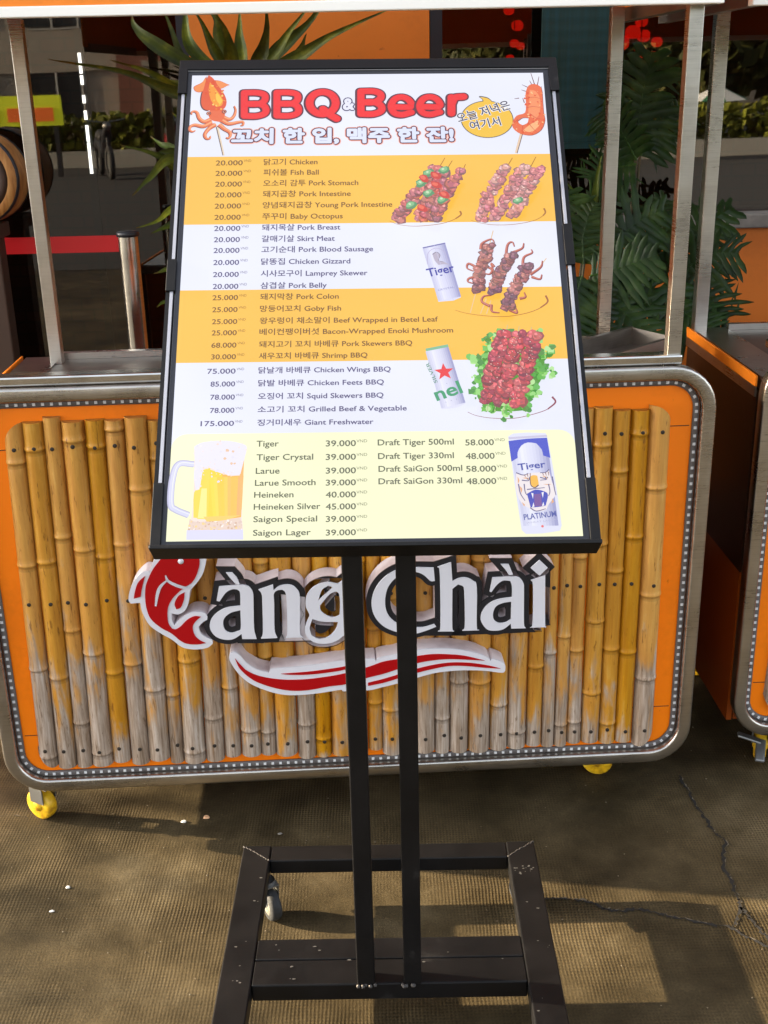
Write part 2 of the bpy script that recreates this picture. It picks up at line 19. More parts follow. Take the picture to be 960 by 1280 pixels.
LOGO = {'fish': {'out': [(-425.5,625.8),(-437.4,626.9),(-456.0,608.7),(-466.2,590.6),(-471.4,569.5),(-467.9,560.7),(-449.6,561.7),(-448.6,546.9),(-444.1,530.4),(-434.9,511.0),(-415.7,493.6),(-394.8,478.8),(-376.6,461.4),(-352.3,455.2),(-327.4,457.6),(-315.6,466.7),(-316.2,475.0),(-328.1,481.1),(-337.3,489.8),(-341.1,503.7),(-333.1,512.9),(-322.8,519.2),(-322.1,527.4),(-328.9,534.5),(-348.3,536.8),(-366.0,529.5),(-381.8,516.6),(-387.2,510.0),(-391.3,519.8),(-391.1,536.1),(-377.9,533.5),(-365.2,540.3),(-356.6,556.1),(-352.4,577.3),(-349.3,585.2),(-333.4,603.1),(-322.3,621.2),(-315.6,645.9),(-316.8,662.9),(-329.9,679.1),(-350.8,686.4),(-377.3,683.7),(-400.0,669.1),(-416.4,646.4)],'red': [[(-406.9,646.0),(-419.1,630.8),(-427.7,615.3),(-435.4,597.1),(-438.6,576.0),(-438.4,551.8),(-432.2,527.2),(-414.4,507.2),(-393.6,492.5),(-380.1,478.1),(-366.0,469.2),(-346.5,466.8),(-329.0,468.7),(-340.8,476.2),(-349.8,487.7),(-352.1,504.3),(-346.3,516.3),(-334.5,526.6),(-346.5,528.5),(-361.8,521.1),(-375.1,508.1),(-385.5,501.8),(-392.7,503.5),(-398.9,517.4),(-397.7,544.5),(-390.0,563.0),(-376.6,578.5),(-361.0,591.1),(-345.7,601.0),(-334.6,619.1),(-327.7,645.1),(-335.7,666.3),(-358.9,675.1),(-383.1,671.0)],[(-434.6,618.3),(-449.1,605.7),(-456.9,587.5),(-460.8,571.6),(-447.2,575.0),(-443.1,592.2)],[(-361.9,580.5),(-374.6,573.0),(-383.2,557.3),(-380.6,545.0),(-371.8,548.7),(-364.4,564.5)]],'lines': [[(-395.0,617.8),(-391.6,607.1),(-377.4,597.2),(-361.0,591.1),(-351.2,592.8)],[(-392.1,609.0),(-406.6,595.8),(-414.0,580.2),(-419.9,555.0)]],'dot': [(-363.7,646.2)]},'let': [{'o': [[(-294.4,590.2),(-273.6,591.1),(-251.7,592.0),(-237.3,588.1),(-229.7,574.4),(-229.9,550.2),(-232.0,495.8),(-228.4,473.5),(-256.8,474.9),(-257.4,486.0),(-274.1,475.7),(-291.5,475.2),(-308.2,482.9),(-318.1,499.9),(-315.4,518.9),(-302.0,534.6),(-281.7,544.5),(-255.8,547.3),(-254.7,575.5),(-259.6,582.4),(-269.3,583.4),(-281.9,576.8),(-295.4,558.6),(-301.4,560.2)],[(-279.0,619.2),(-266.9,618.7),(-258.0,606.4),(-254.0,593.4),(-261.3,594.5),(-271.3,607.0)]],'h': [[(-256.4,537.9),(-275.1,533.3),(-288.1,523.0),(-292.0,509.6),(-288.8,495.7),(-278.1,489.2),(-265.6,491.9),(-258.3,498.4)]]},{'o': [[(-218.3,580.6),(-189.7,589.9),(-189.2,577.9),(-176.5,586.7),(-156.9,588.4),(-143.9,578.5),(-138.7,559.4),(-142.2,485.9),(-136.6,473.2),(-170.1,474.0),(-166.9,487.1),(-165.1,547.1),(-166.3,571.5),(-172.0,578.4),(-181.9,577.5),(-189.1,569.8),(-189.6,548.3),(-191.8,493.8),(-187.4,474.3),(-219.7,474.5),(-215.1,489.4),(-212.8,549.4),(-212.8,570.9)]],'h': []},{'o': [[(-128.0,550.8),(-125.0,564.2),(-113.2,579.8),(-95.7,588.3),(-78.6,589.4),(-64.0,586.1),(-55.2,591.8),(-43.2,584.6),(-40.3,560.3),(-43.5,497.7),(-53.0,476.1),(-73.5,460.4),(-96.1,456.5),(-115.9,461.1),(-129.0,474.2),(-132.0,490.9),(-127.5,507.2),(-122.0,520.6),(-127.4,537.2)]],'h': [[(-74.0,579.3),(-82.5,582.4),(-95.1,573.6),(-103.4,551.0),(-94.4,560.1),(-81.7,570.3)],[(-68.3,569.6),(-79.5,564.8),(-92.4,550.5),(-100.7,540.1),(-98.2,527.7),(-83.8,516.1),(-71.5,514.2),(-62.7,517.8),(-60.6,542.3),(-62.3,564.0)],[(-116.2,512.2),(-99.1,505.9),(-65.7,502.9),(-72.6,485.3),(-88.1,470.9),(-105.7,467.6),(-120.2,476.6),(-122.5,493.2)]]},{'o': [[(124.4,611.8),(88.8,613.9),(71.6,614.1),(53.2,611.0),(29.6,597.4),(11.9,576.7),(2.7,552.9),(2.0,528.4),(10.2,506.2),(27.2,487.4),(52.0,475.2),(71.9,470.1),(88.3,470.7),(109.7,476.6),(128.5,484.0),(124.8,489.7),(102.2,483.9),(77.2,486.4),(54.8,493.0),(37.6,507.6),(29.3,527.2),(28.6,551.7),(35.3,575.7),(51.7,595.0),(71.5,603.5),(91.1,603.9),(105.8,596.6),(118.0,584.0),(126.7,583.6)]],'h': []},{'o': [[(131.8,612.8),(158.9,620.9),(161.3,580.7),(174.9,586.8),(189.7,586.9),(203.4,578.8),(209.7,565.0),(210.2,480.1),(215.3,471.5),(181.3,471.7),(186.3,484.0),(184.8,558.0),(181.1,570.4),(172.4,573.5),(161.3,564.5),(161.1,482.4),(164.9,471.1),(132.2,472.7),(137.3,486.3),(136.6,597.9)]],'h': []},{'o': [[(240.5,585.7),(276.5,586.2),(291.4,584.2),(301.6,571.6),(303.3,552.6),(304.7,483.9),(308.7,472.0),(279.6,472.6),(278.2,483.8),(263.2,472.0),(245.6,469.5),(230.4,473.5),(218.9,490.7),(218.8,507.3),(229.9,526.0),(249.8,537.4),(279.7,541.4),(279.3,564.5),(275.4,576.9),(261.7,578.3),(249.4,569.9),(238.4,554.2),(235.1,555.7)],[(256.3,613.4),(272.3,612.7),(280.9,590.1),(272.7,589.6),(266.4,600.1)]],'h': [[(278.6,531.9),(262.4,529.9),(247.5,522.4),(242.1,506.2),(245.3,492.2),(255.5,485.7),(268.0,487.0),(278.5,493.4)]]},{'o': [[(316.5,575.8),(344.9,585.3),(347.7,480.4),(350.5,472.0),(317.6,472.1),(322.4,483.0),(321.3,562.6)],[(332.8,618.5),(349.4,601.2),(333.7,585.0),(315.9,601.9)]],'h': []}],'sw': {'out': [(-282.2,443.9),(-273.2,445.1),(-263.3,436.3),(-252.4,420.6),(-232.3,404.4),(-208.2,395.7),(-204.7,404.3),(-147.9,406.2),(-105.5,409.9),(-54.0,415.8),(5.0,416.7),(7.0,410.5),(12.6,417.6),(52.1,425.1),(88.5,431.8),(128.0,433.2),(161.3,430.6),(197.9,423.0),(228.4,411.3),(239.2,400.6),(243.8,404.8),(259.2,397.9),(268.5,390.6),(269.3,376.8),(262.6,372.0),(228.7,378.2),(188.8,381.5),(152.1,381.0),(121.5,377.4),(87.8,368.8),(50.9,358.6),(14.0,350.2),(-10.5,345.6),(-59.4,345.9),(-65.4,349.7),(-105.2,344.8),(-151.0,342.0),(-187.3,345.6),(-220.0,357.6),(-249.2,374.6),(-269.0,396.0),(-282.3,420.4),(-285.9,434.0)],'red': [[(-274.1,431.8),(-264.5,417.8),(-250.5,401.9),(-224.3,388.7),(-185.5,379.9),(-143.2,377.7),(-100.7,380.7),(-53.4,387.8),(-9.1,399.4),(21.5,409.7),(51.9,414.3),(88.4,418.9),(118.8,421.8),(149.2,420.3),(185.7,415.1),(227.0,402.2),(204.0,404.7),(161.3,408.9),(127.8,408.5),(91.2,403.5),(51.5,391.9),(20.9,382.5),(-9.7,375.5),(-54.2,362.9),(-89.4,359.5),(-132.2,353.1),(-168.7,354.0),(-204.5,363.7),(-239.8,380.9),(-265.2,407.7)],[(-184.8,392.8),(-130.4,394.8),(-87.9,398.8),(-52.9,403.5),(-17.9,410.6),(-53.1,396.7),(-88.1,391.3),(-130.6,388.3),(-166.9,389.8)],[(-10.1,363.5),(20.6,370.5),(51.3,379.2),(91.1,390.9),(127.7,398.3),(161.3,401.0),(198.0,398.2),(234.7,390.5),(259.4,382.4),(228.7,385.7),(188.8,391.8),(155.2,393.5),(124.6,389.2),(91.0,381.7),(51.1,370.7),(20.4,361.9),(-10.2,356.6)]]}}
CRACKS = [[(661.6,2250.3),(664.1,2211.2),(666.6,2173.1),(669.1,2124.0),(672.5,2108.3),(677.5,2076.5),(678.2,2049.9),(689.4,2023.5),(696.6,2006.2),(677.3,1953.1),(668.2,1921.3),(674.3,1889.9),(670.3,1855.8),(669.3,1822.6),(667.7,1801.0),(649.2,1762.8),(632.1,1744.9)],[(297.9,1839.3),(336.2,1834.3),(374.4,1829.3),(391.8,1817.8),(403.8,1804.4),(417.2,1798.9),(440.6,1796.0),(470.7,1802.1),(497.1,1791.2),(523.4,1781.1),(562.4,1765.8),(600.9,1750.7),(632.1,1744.9),(652.3,1718.6),(685.3,1691.1)],[(667.7,1801.0),(674.5,1775.9),(679.8,1754.9),(684.1,1730.9),(692.4,1713.2),(701.3,1684.1)],[(-864.6,2154.2),(-806.4,2152.0),(-796.6,2135.6)]]
CRUMBS = [(-404.6,2128.9),(-451.7,2116.2),(-652.1,1905.2),(-665.6,1834.3),(-238.5,2065.3)]
STRAP = [[(-341.0,1506.3,2950.0),(-459.7,1485.8,2900.0),(-568.0,1533.9,2850.0),(-735.6,1567.6,2800.0)],[(-345.1,1497.3,2980.0),(-439.6,1481.3,2953.3),(-526.4,1533.5,2926.7),(-616.2,1565.1,2900.0)],[(-356.2,1493.8,2990.0),(-495.5,1500.5,3010.0),(-575.5,1524.3,3030.0),(-626.4,1549.6,3050.0)],[(-336.5,1515.2,2950.0),(-378.0,1578.5,2950.0),(-398.6,1631.7,2950.0),(-423.2,1679.0,2950.0)],[(-326.6,1514.9,2930.0),(-334.9,1576.5,2906.7),(-340.4,1619.1,2883.3),(-370.0,1676.0,2860.0)],[(-323.4,1515.0,2970.0),(-366.4,1605.7,2980.0),(-377.2,1659.3,2990.0),(-454.9,1731.3,3000.0)],[(-302.0,1514.4,2950.0),(-266.6,1566.9,2933.3),(-248.9,1618.4,2916.7),(-243.6,1685.8,2900.0)],[(-286.7,1514.1,2950.0),(-231.8,1570.0,2950.0),(-188.9,1627.1,2950.0),(-137.3,1683.2,2950.0)],[(-278.8,1517.5,2950.0),(-178.6,1561.1,2916.7),(-85.2,1610.1,2883.3),(37.6,1656.7,2850.0)],[(-280.9,1514.0,2970.0),(-196.4,1555.6,2980.0),(-174.4,1584.0,2990.0),(-160.0,1616.1,3000.0)],[(-296.4,1514.4,2990.0),(-222.1,1585.6,3010.0),(-156.7,1638.7,3030.0),(-86.1,1727.2,3050.0)],[(-347.4,1497.2,3000.0),(-456.1,1545.6,3033.3),(-493.7,1629.5,3066.7),(-522.3,1704.2,3100.0)],[(-343.2,1500.8,3000.0),(-440.2,1590.5,3016.7),(-452.4,1663.1,3033.3),(-464.0,1717.6,3050.0)],[(-316.9,1514.9,3000.0),(-323.4,1606.2,3025.0),(-321.3,1679.0,3050.0)],[(-359.3,1501.1,3020.0),(-521.9,1592.9,3040.0),(-579.9,1640.2,3060.0),(-590.9,1668.4,3080.0)]]
STRAP2 = [[(-433.8,1263.0,3000.0),(-506.4,1323.6,2983.3),(-550.6,1350.2,2966.7),(-623.7,1373.3,2950.0)],[(-434.6,1253.2,3000.0),(-502.7,1334.0,2966.7),(-559.9,1290.3,2933.3),(-596.0,1256.0,2900.0)],[(-428.0,1247.8,2950.0),(-498.5,1219.9,2916.7),(-540.2,1193.8,2883.3),(-583.5,1185.2,2850.0)],[(-431.1,1244.1,2970.0),(-491.8,1191.5,2946.7),(-529.1,1175.6,2923.3),(-559.6,1165.4,2900.0)],[(-435.0,1247.4,3000.0),(-503.6,1350.2,3016.7),(-540.8,1369.4,3033.3),(-566.2,1388.4,3050.0)],[(-445.4,1243.7,3000.0),(-496.0,1342.0,2990.0),(-523.1,1352.6,2980.0),(-547.5,1348.0,2970.0)],[(-428.8,1238.2,2950.0),(-497.8,1095.1,2933.3),(-537.1,1072.6,2916.7),(-560.7,1067.8,2900.0)],[(-428.8,1238.2,2950.0),(-505.3,1005.0,2933.3),(-544.2,992.6,2916.7),(-560.3,983.9,2900.0)],[(-427.8,1262.8,3000.0),(-472.2,1407.2,3000.0),(-498.6,1445.1,3000.0)]]
LOBED = [([(530.5,1036.5,2900.0),(570.9,1048.1,2883.3),(625.9,1068.9,2866.7),(683.8,1093.2,2850.0)],0.085),([(524.9,1026.7,2900.0),(569.2,988.6,2860.0),(623.1,939.1,2820.0),(679.6,896.3,2780.0)],0.1),([(546.6,1072.9,2920.0),(596.5,1119.7,2930.0),(656.2,1166.1,2940.0),(721.0,1188.9,2950.0)],0.09),([(517.6,1033.3,2860.0),(525.5,968.6,2833.3),(552.6,913.7,2806.7),(575.1,869.0,2780.0)],0.09),([(516.8,1063.6,2920.0),(512.3,1121.6,2930.0),(525.8,1178.8,2940.0),(546.1,1212.2,2950.0)],0.08),([(499.9,1046.6,2840.0),(479.0,991.8,2820.0),(485.9,926.5,2800.0),(496.4,870.9,2780.0)],0.085),([(743.8,1023.8,2950.0),(794.3,1055.3,2933.3),(845.8,1086.2,2916.7),(901.0,1085.2,2900.0)],0.085),([(738.6,1009.8,2950.0),(786.9,997.4,2920.0),(837.9,965.1,2890.0),(876.4,929.5,2860.0)],0.09),([(747.5,1040.9,2970.0),(794.4,1108.9,2980.0),(840.8,1150.5,2990.0),(907.8,1187.5,3000.0)],0.075),([(725.0,1014.9,2920.0),(748.9,952.4,2893.3),(790.3,926.2,2866.7),(832.6,906.3,2840.0)],0.08),([(661.1,1322.4,3050.0),(662.9,1399.3,3050.0),(670.7,1474.7,3050.0),(687.4,1563.2,3050.0)],0.11),([(662.2,1302.9,3050.0),(625.2,1362.6,3033.3),(589.9,1401.9,3016.7),(559.9,1425.5,3000.0)],0.07),([(671.8,1312.5,3050.0),(711.4,1369.2,3060.0),(748.5,1396.9,3070.0),(773.4,1424.8,3080.0)],0.07),([(547.4,1038.5,2950.0),(615.6,1016.7,2950.0),(692.7,990.5,2950.0),(763.5,941.7,2950.0)],0.085),([(517.3,1079.3,2950.0),(483.9,1138.7,2956.7),(469.0,1193.3,2963.3),(482.4,1244.7,2970.0)],0.075),([(743.9,1016.0,3000.0),(704.7,1107.6,3006.7),(717.0,1166.7,3013.3),(742.5,1209.1,3020.0)],0.07),([(662.7,1293.2,3050.0),(610.1,1285.2,3040.0),(563.9,1277.2,3030.0),(536.5,1259.0,3020.0)],0.07)]
STRAP3 = [[(541.3,1051.4,3000.0),(548.7,1192.4,2993.3),(555.8,1280.4,2986.7),(560.9,1318.9,2980.0)],[(537.2,1051.5,3000.0),(521.1,1173.3,2993.3),(493.5,1233.4,2986.7),(471.3,1263.5,2980.0)],[(543.4,1051.4,3000.0),(558.6,1131.9,3000.0),(576.5,1187.1,3000.0),(584.7,1230.2,3000.0)]]
# ---------------------------------------------------------------- camera, world, sun, exposure
cam = bpy.data.cameras.new('camera'); camo = bpy.data.objects.new('camera', cam); COL.objects.link(camo)
_r, _u, _d = Vector(CAM_R), Vector(CAM_U), Vector(CAM_D)
camo.matrix_world = Matrix(((_r.x,_u.x,-_d.x,0),(_r.y,_u.y,-_d.y,0),(_r.z,_u.z,-_d.z,1.5),(0,0,0,1)))
cam.sensor_width = 36; cam.lens = CAM_F/1280*36; cam.clip_start = .05; cam.clip_end = 600
C.camera = camo
SUN_EL = math.radians(17.8)
SUN_TO = Vector((-.985, .165, 0)).normalized()          # horizontal direction towards the sun
w = bpy.data.worlds.new("World"); C.world = w; w.use_nodes = True
nt = w.node_tree; nt.nodes.clear()
sky = nt.nodes.new('ShaderNodeTexSky'); sky.sky_type = 'NISHITA'; sky.sun_disc = False
sky.sun_elevation = SUN_EL; sky.sun_rotation = math.atan2(SUN_TO.x, SUN_TO.y)
sky.air_density = 1.0; sky.dust_density = 3.0; sky.ozone_density = 1.0
bg = nt.nodes.new('ShaderNodeBackground'); bg.inputs[1].default_value = .15
wo = nt.nodes.new('ShaderNodeOutputWorld')
hs = nt.nodes.new('ShaderNodeHueSaturation'); hs.inputs['Saturation'].default_value = .4
nt.links.new(sky.outputs[0], hs.inputs['Color']); nt.links.new(hs.outputs[0], bg.inputs[0]); nt.links.new(bg.outputs[0], wo.inputs[0])
sl = bpy.data.lights.new('sun', 'SUN'); sl.energy = 5.0; sl.angle = math.radians(.6); sl.color = (1, .82, .56)
so = bpy.data.objects.new('sun', sl); COL.objects.link(so)
_dir = -(SUN_TO*math.cos(SUN_EL) + Vector((0,0,math.sin(SUN_EL))))
so.rotation_euler = _dir.to_track_quat('-Z', 'Y').to_euler(); so.location = (-6, 4, 8)
C.view_settings.view_transform = 'Standard'; C.view_settings.look = 'None'
C.view_settings.exposure = 2.2; C.view_settings.gamma = 1
C.view_settings.use_curve_mapping = False
C.cycles.max_bounces = 8; C.cycles.transparent_max_bounces = 16
# ---------------------------------------------------------------- helpers
rnd = random.Random(7)
def S(r, g, b):
    return tuple(((c/255)/12.92 if c/255 <= .04045 else ((c/255+.055)/1.055)**2.4) for c in (r, g, b))
def thing(name, label, cat, loc=(0,0,0), rz=0, group=None):
    o = bpy.data.objects.new(name, None); COL.objects.link(o)
    o.location = loc; o.rotation_euler = (0,0,rz); o.empty_display_size = .1
    o['label'] = label; o['category'] = cat
    if group: o['group'] = group
    return o
def tag(o, label, cat, group=None):
    o['label'] = label; o['category'] = cat
    if group: o['group'] = group
    return o
def struct(o, kind='structure'):
    o['kind'] = kind; return o
class MB:
    def __init__(s): s.v=[]; s.f=[]; s.m=[]; s.c=[]; s.sm=[]
    def add(s, vs, fs, mi=0, col=None, smooth=False, M=None):
        b = len(s.v)
        s.v += [tuple(M@Vector(v)) if M else tuple(v) for v in vs]
        for f in fs:
            s.f.append([b+i for i in f]); s.m.append(mi); s.c.append(col or (1,1,1)); s.sm.append(smooth)
    def box(s, x0,x1,y0,y1,z0,z1, mi=0, col=None, M=None, bev=0):
        if bev:
            bm = bmesh.new(); bmesh.ops.create_cube(bm, size=1)
            for v in bm.verts:
                v.co = Vector(((x0+x1)/2+v.co.x*(x1-x0), (y0+y1)/2+v.co.y*(y1-y0), (z0+z1)/2+v.co.z*(z1-z0)))
            bmesh.ops.bevel(bm, geom=bm.edges[:], offset=bev, segments=2, affect='EDGES', profile=.5)
            bm.verts.index_update()
            s.add([v.co[:] for v in bm.verts], [[v.index for v in f.verts] for f in bm.faces], mi, col, False, M); bm.free(); return
        vs=[(x0,y0,z0),(x1,y0,z0),(x1,y1,z0),(x0,y1,z0),(x0,y0,z1),(x1,y0,z1),(x1,y1,z1),(x0,y1,z1)]
        s.add(vs, [(0,3,2,1),(4,5,6,7),(0,1,5,4),(1,2,6,5),(2,3,7,6),(3,0,4,7)], mi, col, False, M)
    def tube(s, pts, r, n=10, mi=0, col=None, M=None, caps=True, sm=True):
        pts=[Vector(p) for p in pts]; rs = r if isinstance(r,(list,tuple)) else [r]*len(pts)
        vs=[]; up=None
        for i,p in enumerate(pts):
            t=(pts[min(i+1,len(pts)-1)]-pts[max(i-1,0)]).normalized()
            if up is None: up = Vector((0,0,1)) if abs(t.z)<.9 else Vector((1,0,0))
            a=t.cross(up).normalized(); up=a.cross(t).normalized()
            for k in range(n):
                q=2*math.pi*k/n; vs.append(p+(a*math.cos(q)+up*math.sin(q))*rs[i])
        fs=[]
        for i in range(len(pts)-1):
            for k in range(n):
                fs.append((i*n+k, i*n+(k+1)%n, (i+1)*n+(k+1)%n, (i+1)*n+k))
        s.add(vs, fs, mi, col, sm, M)
        if caps:
            s.add([vs[k] for k in range(n)], [tuple(reversed(range(n)))], mi, col, False, M)
            s.add([vs[(len(pts)-1)*n+k] for k in range(n)], [tuple(range(n))], mi, col, False, M)
    def lathe(s, prof, n=24, mi=0, col=None, M=None, sm=True):      # prof: (r, z), closed by caps where r = 0
        vs=[]; fs=[]
        for r,z in prof:
            for k in range(n):
                q=2*math.pi*k/n; vs.append((r*math.cos(q), r*math.sin(q), z))
        for i in range(len(prof)-1):
            for k in range(n): fs.append((i*n+k, i*n+(k+1)%n, (i+1)*n+(k+1)%n, (i+1)*n+k))
        s.add(vs, fs, mi, col, sm, M)
    def poly(s, loops, z, mi=0, col=None, M=None):                   # flat polygon with holes, faces +z
        L=[[Vector((x,y,0)) for x,y in lp] for lp in loops]
        flat=[v for lp in L for v in lp]
        tr=tessellate_polygon(L)
        fs=[]
        for t in tr:
            a,b,c=[flat[i] for i in t]
            fs.append(t if (b-a).cross(c-a).z>0 else t[::-1])
        s.add([(v.x,v.y,z) for v in flat], fs, mi, col, False, M)
    def build(s, name, mats, parent=None, M=None):
        me = bpy.data.meshes.new(name); me.from_pydata(s.v, [], s.f)
        if not isinstance(mats,(list,tuple)): mats=[mats]
        for m in mats: me.materials.append(m)
        me.polygons.foreach_set('material_index', s.m)
        me.polygons.foreach_set('use_smooth', s.sm)
        ca = me.color_attributes.new('Col','FLOAT_COLOR','CORNER')
        buf=[]
        for f,c in zip(s.f,s.c): buf += [c[0],c[1],c[2],1]*len(f)
        ca.data.foreach_set('color', buf)
        me.update()
        o = bpy.data.objects.new(name, me); COL.objects.link(o)
        if parent: o.parent = parent
        if M: o.matrix_local = M
        return o
def copy_tree(o, parent=None):
    c = o.copy(); COL.objects.link(c); c.parent = parent
    for ch in list(o.children): copy_tree(ch, c)
    return c
def smooth_pts(pts, n=4, corner=48, closed=True):
    P=[Vector((p[0],p[1])) for p in pts]; N=len(P); out=[]
    def ang(i):
        a=P[i]-P[i-1]; b=P[(i+1)%N]-P[i]
        if a.length<1e-9 or b.length<1e-9: return 180
        return math.degrees(a.angle(b))
    cor=[ang(i)>corner for i in range(N)]
    if not closed: cor[0]=cor[-1]=True
    for i in range(N if closed else N-1):
        p1,p2=P[i],P[(i+1)%N]
        p0=p1*2-p2 if cor[i] else P[i-1]
        p3=p2*2-p1 if cor[(i+1)%N] else P[(i+2)%N]
        for k in range(n):
            t=k/n
            q=.5*((2*p1)+(p2-p0)*t+(2*p0-5*p1+4*p2-p3)*t*t+(3*p1-p0-3*p2+p3)*t**3)
            out.append((q.x,q.y))
    if not closed: out.append(tuple(P[-1]))
    return out
# ---------------------------------------------------------------- materials
def mat(name, base=(.5,.5,.5), rough=.5, metal=0, emit=None, es=0, spec=.5, coat=0):
    m = bpy.data.materials.new(name); m.use_nodes=True
    b = m.node_tree.nodes['Principled BSDF']
    b.inputs['Base Color'].default_value=(*base,1); b.inputs['Roughness'].default_value=rough
    b.inputs['Metallic'].default_value=metal; b.inputs['Specular IOR Level'].default_value=spec
    b.inputs['Coat Weight'].default_value=coat
    if emit: b.inputs['Emission Color'].default_value=(*emit,1); b.inputs['Emission Strength'].default_value=es
    return m
class N:                                                             # tiny node helper
    def __init__(s, m): s.t=m.node_tree; s.b=s.t.nodes['Principled BSDF']
    def n(s, typ, **kw):
        x=s.t.nodes.new(typ)
        for k,v in kw.items():
            if k.startswith('i_'):
                key=k[2:]; key=int(key) if key.isdigit() else key.replace('_',' ')
                x.inputs[key].default_value=v
            else: setattr(x,k,v)
        return x
    def l(s,a,b): s.t.links.new(a,b)
    def coord(s, kind='Object', scale=(1,1,1), rot=(0,0,0)):
        c=s.n('ShaderNodeTexCoord'); mp=s.n('ShaderNodeMapping'); mp.inputs['Scale'].default_value=scale; mp.inputs['Rotation'].default_value=rot
        s.l(c.outputs[kind], mp.inputs[0]); return mp.outputs[0]
    def noise(s, vec, sc, det=4, rough=.55, dist=0):
        x=s.n('ShaderNodeTexNoise'); x.inputs['Scale'].default_value=sc; x.inputs['Detail'].default_value=det; x.inputs['Roughness'].default_value=rough; x.inputs['Distortion'].default_value=dist
        s.l(vec,x.inputs['Vector']); return x.outputs['Fac']
    def ramp(s, fac, stops):
        x=s.n('ShaderNodeValToRGB'); e=x.color_ramp.elements
        e[0].position,e[0].color=stops[0][0],(*stops[0][1],1); e[1].position,e[1].color=stops[-1][0],(*stops[-1][1],1)
        for p,c in stops[1:-1]:
            q=e.new(p); q.color=(*c,1)
        s.l(fac,x.inputs[0]); return x.outputs[0]
    def math(s, op, a, b=None, clamp=False):
        x=s.n('ShaderNodeMath',operation=op); x.use_clamp=clamp
        for i,v in enumerate((a,b)):
            if v is None: continue
            if hasattr(v,'is_output'): s.l(v,x.inputs[i])
            else: x.inputs[i].default_value=v
        return x.outputs[0]
    def mix(s, f, a, b, mode='MIX'):
        x=s.n('ShaderNodeMix',data_type='RGBA',blend_type=mode)
        for k,v in ((0,f),(6,a),(7,b)):
            if hasattr(v,'is_output'): s.l(v,x.inputs[k])
            elif k==0: x.inputs[0].default_value=v
            else: x.inputs[k].default_value=(*v,1)
        return x.outputs[2]
    def bump(s, h, dist, strength=1, prev=None):
        x=s.n('ShaderNodeBump'); x.inputs['Distance'].default_value=dist; x.inputs['Strength'].default_value=strength
        s.l(h,x.inputs['Height']); s.l(x.outputs[0], s.b.inputs['Normal'])
        if prev is not None: s.l(prev, x.inputs['Normal'])
        return x.outputs[0]
    def to(s, out, name): s.l(out, s.b.inputs[name])
def vcol(m, base=True, emit=0, tint=None):
    k=N(m); a=k.n('ShaderNodeVertexColor'); a.layer_name='Col'
    if base: k.to(a.outputs[0],'Base Color')
    if emit: k.to(a.outputs[0],'Emission Color'); k.b.inputs['Emission Strength'].default_value=emit
    return m

def make_steel(name, col, rough, scratch=1):
    m=mat(name,col,rough,1.0); k=N(m)
    c=k.coord('Object',(3,3,90)); n1=k.noise(c,6,3); c2=k.coord('Object'); n2=k.noise(c2,7,5,.6)
    f=k.math('ADD',k.math('MULTIPLY',n1,.35*scratch),k.math('MULTIPLY',n2,.65))
    k.to(k.ramp(f,[(.3,tuple(x*.62 for x in col)),(.52,col),(.75,tuple(min(1,x*1.18) for x in col))]),'Base Color')
    r=k.n('ShaderNodeMapRange'); r.inputs[3].default_value=rough-.1; r.inputs[4].default_value=rough+.16; k.l(f,r.inputs[0]); k.to(r.outputs[0],'Roughness')
    k.bump(n2,.0012,.35)
    return m
steel = make_steel('brushed_steel', (.53,.50,.455), .26)
steel_shiny = make_steel('polished_steel', (.62,.60,.56), .17)
steel_dark = make_steel('stained_steel', (.30,.27,.24), .38)
def make_orange(name, c, rough=.38):
    m=mat(name,c,rough); k=N(m); v=k.coord('Object')
    a=k.noise(v,3,5); b=k.noise(v,60,3)
    f=k.math('ADD',k.math('MULTIPLY',a,.8),k.math('MULTIPLY',b,.2))
    k.to(k.ramp(f,[(.3,tuple(x*.8 for x in c)),(.5,c),(.72,tuple(min(1,x*1.06) for x in c))]),'Base Color')
    w_=k.noise(v,22,6,.7,.4); cc=k.b.inputs['Base Color'].links[0].from_socket
    k.to(k.mix(1,cc,k.ramp(w_,[(.25,(.30,.25,.22)),(.35,(1,1,1)),(.67,(1,1,1)),(.76,(.95,1.2,2.5))]),'MULTIPLY'),'Base Color')
    k.bump(b,.0006,.25); return m
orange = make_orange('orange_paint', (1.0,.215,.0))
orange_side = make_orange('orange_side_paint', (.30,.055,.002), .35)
orange_wall = make_orange('orange_render', (.62,.155,.006), .6)
orange_fascia = make_orange('orange_fascia', (.85,.22,.006), .5)
white_trim = mat('white_trim', (.93,.90,.84), .45)
black_metal = mat('black_powder_coat', (.006,.006,.007), .4, 0, spec=.28)
_k=N(black_metal); _v=_k.coord('Object'); _n=_k.noise(_v,9,6,.65); _n2=_k.noise(_v,160,3)
_k.to(_k.ramp(_n,[(.4,(.0026,.0026,.003)),(.62,(.005,.0046,.005)),(.76,(.028,.026,.025))]),'Base Color')
_r=_k.n('ShaderNodeMapRange'); _r.inputs[3].default_value=.3; _r.inputs[4].default_value=.55; _k.l(_n,_r.inputs[0]); _k.to(_r.outputs[0],'Roughness'); _k.bump(_n2,.0004,.3)
weld = mat('bare_weld', (.05,.045,.042), .45, .8)
bezel = mat('dark_bezel', (.020,.020,.026), .32, 0, spec=.5)
silver = mat('silver_edge', (.42,.42,.46), .35, .5)
